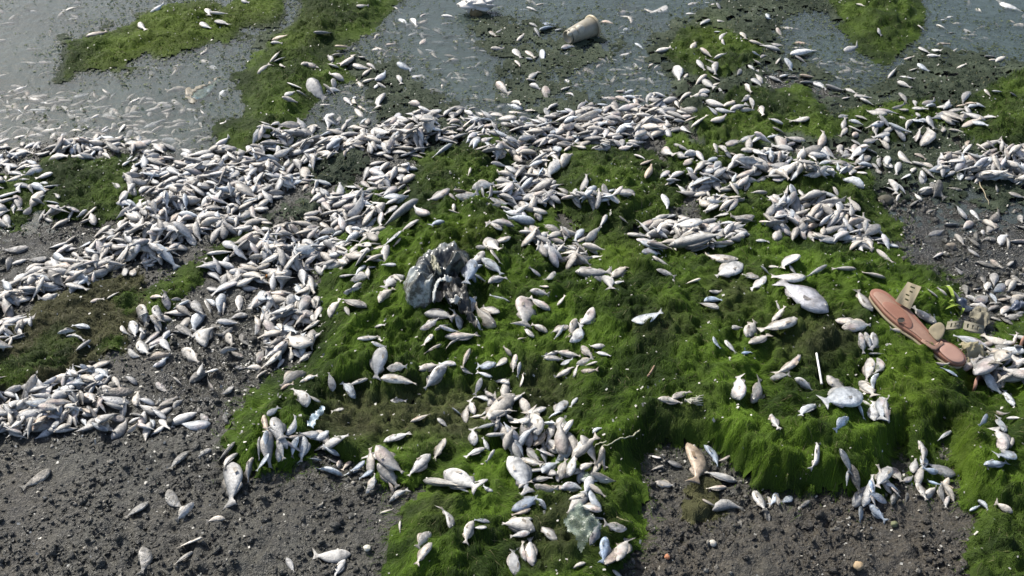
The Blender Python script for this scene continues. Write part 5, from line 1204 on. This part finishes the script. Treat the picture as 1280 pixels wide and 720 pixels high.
bm, R = lathe([(-.03, .0205), (-.06, .0195), (-.06, .0165), (-.02, .0155)]); bm.faces.new(R[-1]); bm_obj('base', bm, M_CUP, cr_)
bm = bmesh.new()
for (d, h, r) in ((.30, .020, .013), (.55, .022, .015), (.12, .022, .008)):
    t = bmesh.new(); bmesh.ops.create_icosphere(t, subdivisions=2, radius=r)
    for v in t.verts: v.co *= 1 + .2 * mnoise.noise(v.co * 90 + Vector((d, 0, 0)))
    bmesh.ops.translate(t, verts=t.verts, vec=a_ + ax * d * Lc_ + Vector((-.008, -.020, h * .7)) - cr_.location)
    me_ = bpy.data.meshes.new('t'); t.to_mesh(me_); bm.from_mesh(me_); t.free(); bpy.data.meshes.remove(me_)
bm_obj('sludge', bm, simple('pale_sludge', (.36, .33, .25), (.55, .52, .44), 70, .6, .5, .002), cr_)

# ---- pale crumpled lump at the top
k6 = crop(560, 0, 5.818)
lp = root('crumpled_plastic', up(*k6(215, 90), 0), 'pale crumpled plastic lump with brown stained foot, standing in the water', 'litter')
def lump(name, c, sx, sy, sz, mat, parent, f, amp, seed, sub=3, sharp=False):
    bm = bmesh.new(); bmesh.ops.create_icosphere(bm, subdivisions=sub, radius=1)
    for v in bm.verts:
        d = mnoise.noise(v.co * f + Vector((seed, seed * 2.3, 0))); d2 = mnoise.noise(v.co * f * 2.6 + Vector((seed, 7, 0)))
        v.co *= 1 + amp * (abs(d) * 1.6 - .4) + amp * .45 * d2
        v.co = Vector((v.co.x * sx, v.co.y * sy, v.co.z * sz)) + c
    return bm_obj(name, bm, mat, parent, None, not sharp)
lump('stained_foot', Vector((-.004, -.016, .002)), .018, .014, .022, simple('brown_stain', (.10, .075, .03), (.20, .16, .08), 60, .6, .5, .002), lp, 1.6, .35, 3)
lump('crumpled_sheet', Vector((-.006, .004, .022)), .050, .026, .020, simple('pale_plastic', (.48, .46, .41), (.66, .64, .60), 45, .5, .7, .004), lp, 1.5, .55, 9, 4)

# ---- white stick
p0, p1 = surf(1020.5, 441, .004), surf(1027, 479, .004)
stk = root('plastic_stick', (p0 + p1) / 2, 'thin straight white plastic stick lying on green algae', 'stick')
bm = bmesh.new(); tube(bm, [p.lerp(q, t) - stk.location for p, q, t in ((p0, p1, 0), (p0, p1, .02), (p0, p1, .2), (p0, p1, .22), (p0, p1, .24), (p0, p1, .98), (p0, p1, 1))], [.0012, .0021, .0021, .0017, .0021, .0021, .0014], 8)
bm_obj('shaft', bm, simple('white_plastic', (.72, .72, .68), (.8, .8, .77), 90, .35, .1, .0005), stk)
bm = bmesh.new(); tube(bm, [p0.lerp(p1, t) - stk.location for t in (.985, 1.0, 1.03, 1.04)], [.0023, .0026, .0026, .0018], 8)
bm_obj('tip', bm, simple('grey_tip', (.45, .45, .43), (.5, .5, .48), 90, .4, .1, .0005), stk)
# ---- orange sliver
p0, p1 = surf(331, 347, .006), surf(351, 335, .010)
bm = bmesh.new(); tube(bm, [p0.lerp(p1, t) + Vector((0, 0, .002 * math.sin(t * 3))) for t in np.linspace(0, 1, 7)], [.0016, .0034, .004, .0042, .004, .0032, .0014], 8)
tag(bm_obj('orange_sliver', bm, simple('orange_peel', (.42, .16, .025), (.55, .26, .06), 70, .5, .4, .001)), 'small orange sliver of peel lying at the edge of the fish heap', 'peel')
# ---- green sprig
sg = root('plant_sprig', surf(*k4(690, 235), .002), 'fresh yellow green leafy sprig beside the sandal strap', 'plant')
M_LEAF = simple('sprig_leaf', (.16, .24, .02), (.26, .34, .04), 60, .5, .2, .001)
def leaf(name, pa, pb, wdt, bow, mat):
    bm = bmesh.new(); L_ = []; R_ = []; M_ = []
    d = (pb - pa); s = Vector((-d.y, d.x, 0)).normalized()
    for t in np.linspace(0, 1, 9):
        p = pa.lerp(pb, t) + Vector((0, 0, bow * math.sin(t * math.pi))); w_ = wdt * (math.sin(t * math.pi) ** .7 * .95 + .05)
        L_.append(bm.verts.new(p + s * w_ + Vector((0, 0, w_ * .4)) - sg.location)); M_.append(bm.verts.new(p - sg.location)); R_.append(bm.verts.new(p - s * w_ + Vector((0, 0, w_ * .4)) - sg.location))
    for i in range(8):
        bm.faces.new((L_[i], M_[i], M_[i + 1], L_[i + 1])); bm.faces.new((M_[i], R_[i], R_[i + 1], M_[i + 1]))
    return bm_obj(name, bm, mat, sg)
for (a, b, c, d, w_, h_) in ((680,212,610,88,.0042,.016),(676,214,655,150,.003,.012),(625,240,735,222,.0032,.008),(690,238,650,190,.003,.012),(722,285,742,238,.0028,.010)):
    leaf('leaf', surf(*k4(a, b), .006), surf(*k4(c, d), .016), w_, h_, M_LEAF)
bm = bmesh.new(); tube(bm, [surf(*k4(*p), .006) - sg.location for p in ((722,290),(700,250),(676,215),(640,195))], [.0014, .0016, .0014, .0008], 6); bm_obj('stem', bm, M_LEAF, sg)
# ---- blue scraps
for (pl_, lb) in (([(692,185),(735,180),(765,210),(755,240),(715,240),(690,215)], 'dark slate blue plastic scrap just below the green sprig'), ([(1030,255),(1060,215),(1110,195),(1131,215),(1120,245),(1070,268)], 'slate blue plastic scrap at the frame edge above the algae')):
    tag(sheet('plastic_scrap', [k4(*p) for p in pl_], simple('slate_film', (.05, .065, .095), (.10, .12, .16), 60, .3, .5, .002), .008, .008, 40, 60 + len(lb), None, 18, .001, True, None, .008), lb, 'plastic scrap')
# ---- clay shards
M_CLAY = simple('fired_clay', (.28, .15, .10), (.36, .21, .15), 70, .75, .4, .001)
kb3 = crop(960, 360, 4.0)
for (pp, lb, w_) in (([(1034,500),(1036,475),(1050,450),(1075,437),(1108,432)], 'curved pinkish clay rim shard standing in the algae below the rags', .0052), ([(1262,292),(1268,274),(1280,258),(1296,250)], 'terracotta clay rim shard at the frame edge beside pale rotten fish', .006)):
    pts_ = [surf(*kb3(*p), .010) for p in pp]; bm = bmesh.new(); g = []
    for i, p in enumerate(pts_):
        t = (pts_[min(i + 1, len(pts_) - 1)] - pts_[max(i - 1, 0)]); s = Vector((-t.y, t.x, 0)).normalized()
        z = Vector((0, 0, .009))
        g.append([bm.verts.new(q) for q in (p + z + s * w_ * .5, p + z * 1.1, p + z - s * w_ * .5, p - z * 1.6 - s * w_ * .4, p - z * 1.6 + s * w_ * .4)])
    for r0, r1 in zip(g, g[1:]):
        for k in range(5): bm.faces.new((r0[k], r0[(k + 1) % 5], r1[(k + 1) % 5], r1[k]))
    bm.faces.new(g[0][::-1]); bm.faces.new(g[-1]); tag(bm_obj('clay_shard', bm, M_CLAY), lb, 'shard')
# ---- twigs, reeds and roots
def twig(name, px, r, col0, col1, label, cat, lift=.004, wob=.002):
    pts_ = []
    for (a, b), (c, d) in zip(px, px[1:]):
        for t in np.linspace(0, 1, 5, endpoint=False): pts_.append(surf(a + (c - a) * t, b + (d - b) * t, lift) + Vector((0, 0, random.uniform(0, wob))))
    pts_.append(surf(*px[-1], lift))
    zs = [p.z for p in pts_]
    for i in range(1, len(pts_) - 1): pts_[i].z = (zs[i - 1] + zs[i] + zs[i + 1]) / 3
    bm = bmesh.new(); n_ = len(pts_); tube(bm, pts_, [r * (1 - .55 * i / n_) for i in range(n_)], 6)
    return tag(bm_obj(name, bm, simple(name + '_bark', col0, col1, 90, .8, .4, .001)), label, cat)
twig('dry_root', [(800, 538), (790, 546), (775, 548), (762, 556), (752, 558)], .0016, (.30, .30, .20), (.42, .42, .30), 'pale dry root trailing over the dark edge of the green mat', 'root', .006)
twig('dry_root', [(758, 552), (745, 556), (738, 566), (732, 557)], .0012, (.28, .28, .20), (.4, .4, .3), 'short pale hooked root just beyond the thick trailing one', 'root', .006)
twig('reed_stalk', [(300, 371), (318, 380), (336, 392)], .0011, (.30, .29, .24), (.42, .41, .36), 'thin pale reed stalk lying on grey mud', 'reed', .004)
twig('bare_twig', [(1222, 226), (1230, 240), (1236, 256)], .0016, (.28, .24, .15), (.38, .33, .22), 'thin tan twig on dark mud under the far fish heap', 'twig', .005)
twig('brown_twig', [(810, 471), (814, 465), (818, 457)], .0026, (.20, .13, .08), (.32, .22, .15), 'short brown twig buried in the central green slope', 'twig', .004)
twig('bare_twig', [(771, 647), (778, 650), (790, 653)], .0012, (.26, .24, .12), (.34, .31, .18), 'short thin twig beside the crumpled film near the bottom', 'twig', .005)
twig('dry_straw', [(706, 424), (714, 416), (722, 419)], .0010, (.28, .27, .14), (.36, .34, .2), 'tiny curled straw in green algae above the central clump', 'straw', .006)
ft = root('fibre_tuft', surf(866, 506, 0), 'frayed grey dried fibre tuft beside the crossed fish', 'fibre')
for k in range(9):
    bm = bmesh.new(); a0 = random.uniform(-.5, .5); q0 = surf(857 + random.uniform(-2, 2), 500 + random.uniform(-1, 2), .006); pts_ = [q0]
    for s in range(6): q0 = surf(857 + (s + 1) * 3.6 + random.uniform(-1, 1), 501 + (s + 1) * a0 * 2.4 + random.uniform(-1, 1), .006 + random.uniform(0, .004)); pts_.append(q0)
    tube(bm, [p - ft.location for p in pts_], [.0016, .0016, .0014, .0013, .0011, .0009, .0006], 5); bm_obj('fibre', bm, simple('grey_fibre', (.24, .24, .19), (.38, .38, .32), 90, .85, .3, .001) if k == 0 else bpy.data.materials['grey_fibre'], ft)
# ---- stones
def stone(px, py, r, c0, c1, label, seed):
    p = surf(px, py, r * .35); bm = bmesh.new(); bmesh.ops.create_icosphere(bm, subdivisions=3, radius=r)
    for v in bm.verts:
        v.co *= 1 + .28 * mnoise.noise(v.co * (1.1 / r) + Vector((seed, 0, 0))) + .10 * mnoise.noise(v.co * (3 / r)); v.co.z *= .75
    o = bm_obj('stone', bm, simple('stone', c0, c1, 120, .75, .5, .001), None, p); tag(o, label, 'stone')
stone(834, 696, .0046, (.34, .13, .06), (.42, .20, .10), 'small orange pebble alone on brown mud at the bottom', 2)
stone(1073, 707, .008, (.32, .23, .12), (.42, .32, .20), 'tan pebble with a rough face on brown mud at the bottom', 4)
stone(891, 679, .006, (.45, .42, .35), (.55, .52, .45), 'pale white pebble on mud near the hanging dark algae', 6)
stone(1106, 250, .016, (.05, .048, .035), (.10, .09, .06), 'dark rough stone on wet mud right of the upper green mat', 8)
stone(1118, 655, .006, (.10, .11, .05), (.16, .17, .09), 'small olive pebble alone on brown mud below the front mat', 10)
stone(1189, 308, .011, (.14, .12, .09), (.22, .19, .15), 'brownish stone sitting on the dark wet mud', 12)
stone(459, 685, .006, (.55, .53, .42), (.62, .6, .5), 'pale cream chip on dark mud left of the hanging algae', 14)

# ---- crumbs of mud and pale flecks: too many to count
PH = (1 + 5 ** .5) / 2
ICO = np.array([(-1, PH, 0), (1, PH, 0), (-1, -PH, 0), (1, -PH, 0), (0, -1, PH), (0, 1, PH), (0, -1, -PH), (0, 1, -PH), (PH, 0, -1), (PH, 0, 1), (-PH, 0, -1), (-PH, 0, 1)]) / math.sqrt(1 + PH * PH)
ICF = np.array([(0,11,5),(0,5,1),(0,1,7),(0,7,10),(0,10,11),(1,5,9),(5,11,4),(11,10,2),(10,7,6),(7,1,8),(3,9,4),(3,4,2),(3,2,6),(3,6,8),(3,8,9),(4,9,5),(2,4,11),(6,2,10),(8,6,7),(9,8,1)])
nc = 190000
x = RNG.uniform(-1.75, 1.75, nc); y = RNG.uniform(.98, 3.0, nc); z = gs(HG, x, y)
px, py = proj(x, y, z)
clus = fbm(x, y, 9, 3, 201)
ok = (look(THK, px, py) < .004) & (z > -.004) & (np.abs(px - 640) < 690) & (py < 770) & (RNG.random(nc) < np.clip(.8 + clus * 2.2, .12, 1.6) / y ** 1.2)
x, y, z, px, py = x[ok][:17500], y[ok][:17500], z[ok][:17500], px[ok][:17500], py[ok][:17500]
r = np.minimum(.0009 + .0015 * RNG.lognormal(0, .62, len(x)), .0085)
V = ICO[None] * (r[:, None] * (1 + RNG.normal(0, .30, (len(x), 12))))[..., None] * (1 + RNG.normal(0, .2, (len(x), 1, 3)))
V[..., 2] *= .8
V = V + np.stack([x, y, z + r * .05], -1)[:, None]
br_ = np.clip(sstep(560, 660, py) * sstep(560, 900, px) * .9 + .15, 0, 1)[:, None]
cc = (np.array([.052, .053, .043]) * (1 - br_) + np.array([.046, .037, .025]) * br_) * RNG.uniform(.55, 1.9, (len(x), 1))
pale = RNG.random(len(x)) < .05
cc[pale] = np.array([.36, .34, .29]) * RNG.uniform(.6, 1.2, (pale.sum(), 1)); 
C = np.concatenate([np.repeat(cc, 12, 0), np.repeat(RNG.uniform(.2, .7, (len(x), 1)), 12, 0)], 1)
F = (ICF[None] + (np.arange(len(x)) * 12)[:, None, None]).reshape(-1, 3)
tag(link('mud_crumbs', mesh_np('mud_crumbs', V.reshape(-1, 3), [F], M_MUD, C, False)), 'grey and brown mud crumbs, grit and shell bits on the bare shore', 'mud crumbs', None, 'stuff')
nf_ = 26000
x = RNG.uniform(-1.7, 1.7, nf_); y = RNG.uniform(1.0, 3.3, nf_); z = gs(S0, x, y); px, py = proj(x, y, z)
ok = (z > .0) & (np.abs(px - 640) < 680) & (py < 760) & (RNG.random(nf_) < np.clip(.18 + .5 * fbm(x, y, 5, 3, 211), .02, 1) + .75 * look(mask([(150,440),(210,370),(330,380),(400,330),(400,420),(300,540),(200,560),(60,560),(60,530)], 22, 24) + .7 * mask([(1110,230),(1280,230),(1280,420),(1200,440),(1180,340)], 22, 24), px, py))
x, y, z = x[ok][:8500], y[ok][:8500], z[ok][:8500]; n_ = len(x)
r = .0007 + .0010 * RNG.lognormal(0, .55, n_); r = np.minimum(r, .0030); an = RNG.uniform(0, 6.28, n_); tl_ = RNG.normal(0, .5, (n_, 2))
q = []
for (u, v) in ((-1, -.6), (1, -.7), (.9, .7), (-.8, .6)):
    X = (np.cos(an) * u - np.sin(an) * v) * r; Y = (np.sin(an) * u + np.cos(an) * v) * r
    q.append(np.stack([x + X, y + Y, z + .0035 + X * tl_[:, 0] + Y * tl_[:, 1]], -1))
V = np.stack(q, 1).reshape(-1, 3)
C = np.repeat(np.array([.5, .49, .43]) * RNG.uniform(.4, 1.15, (n_, 1)), 4, 0); C = np.concatenate([C, np.zeros((len(C), 1))], 1)
tag(link('pale_flecks', mesh_np('pale_flecks', V, [np.arange(n_ * 4).reshape(-1, 4)], M_FISH, C, False)), 'loose pale scales and bits of fish scattered over algae and mud', 'fish scales', None, 'stuff')

# drifting weed specks on the water round the mats
nw = 60000
x = RNG.uniform(-1.8, 1.8, nw); y = RNG.uniform(2.2, 3.6, nw); zg = gs(S0, x, y); px, py = proj(x, y, 0 * x)
near = look(blur(np.minimum(THK, .01), 14) / .01, px, py) + .35 * fbm(x, y, 5, 3, 221)
ok = (zg < 0.0) & (np.abs(px - 640) < 690) & (py > -40) & (RNG.random(nw) < np.clip((near - .02) * 1.5, .006, 1))
x, y = x[ok][:9000], y[ok][:9000]; n_ = len(x)
r = np.minimum(.001 + .0015 * RNG.lognormal(0, .6, n_), .0048); an = RNG.uniform(0, 6.28, n_); q = []
for (u, v) in ((-1.3, -.5), (.6, -.8), (1.3, .4), (-.4, .8)):
    q.append(np.stack([x + (np.cos(an) * u - np.sin(an) * v) * r, y + (np.sin(an) * u + np.cos(an) * v) * r, .0015 + RNG.uniform(0, 1, n_) * r * .9], -1))
C = np.repeat(np.array([.062, .078, .042]) * RNG.uniform(.5, 1.6, (n_, 1)), 4, 0)
tag(link('weed_specks', mesh_np('weed_specks', np.stack(q, 1).reshape(-1, 3), [np.arange(n_ * 4).reshape(-1, 4)], M_FIL, C, False)), 'small dark green weed specks drifting on the murky water', 'weed specks', None, 'stuff')
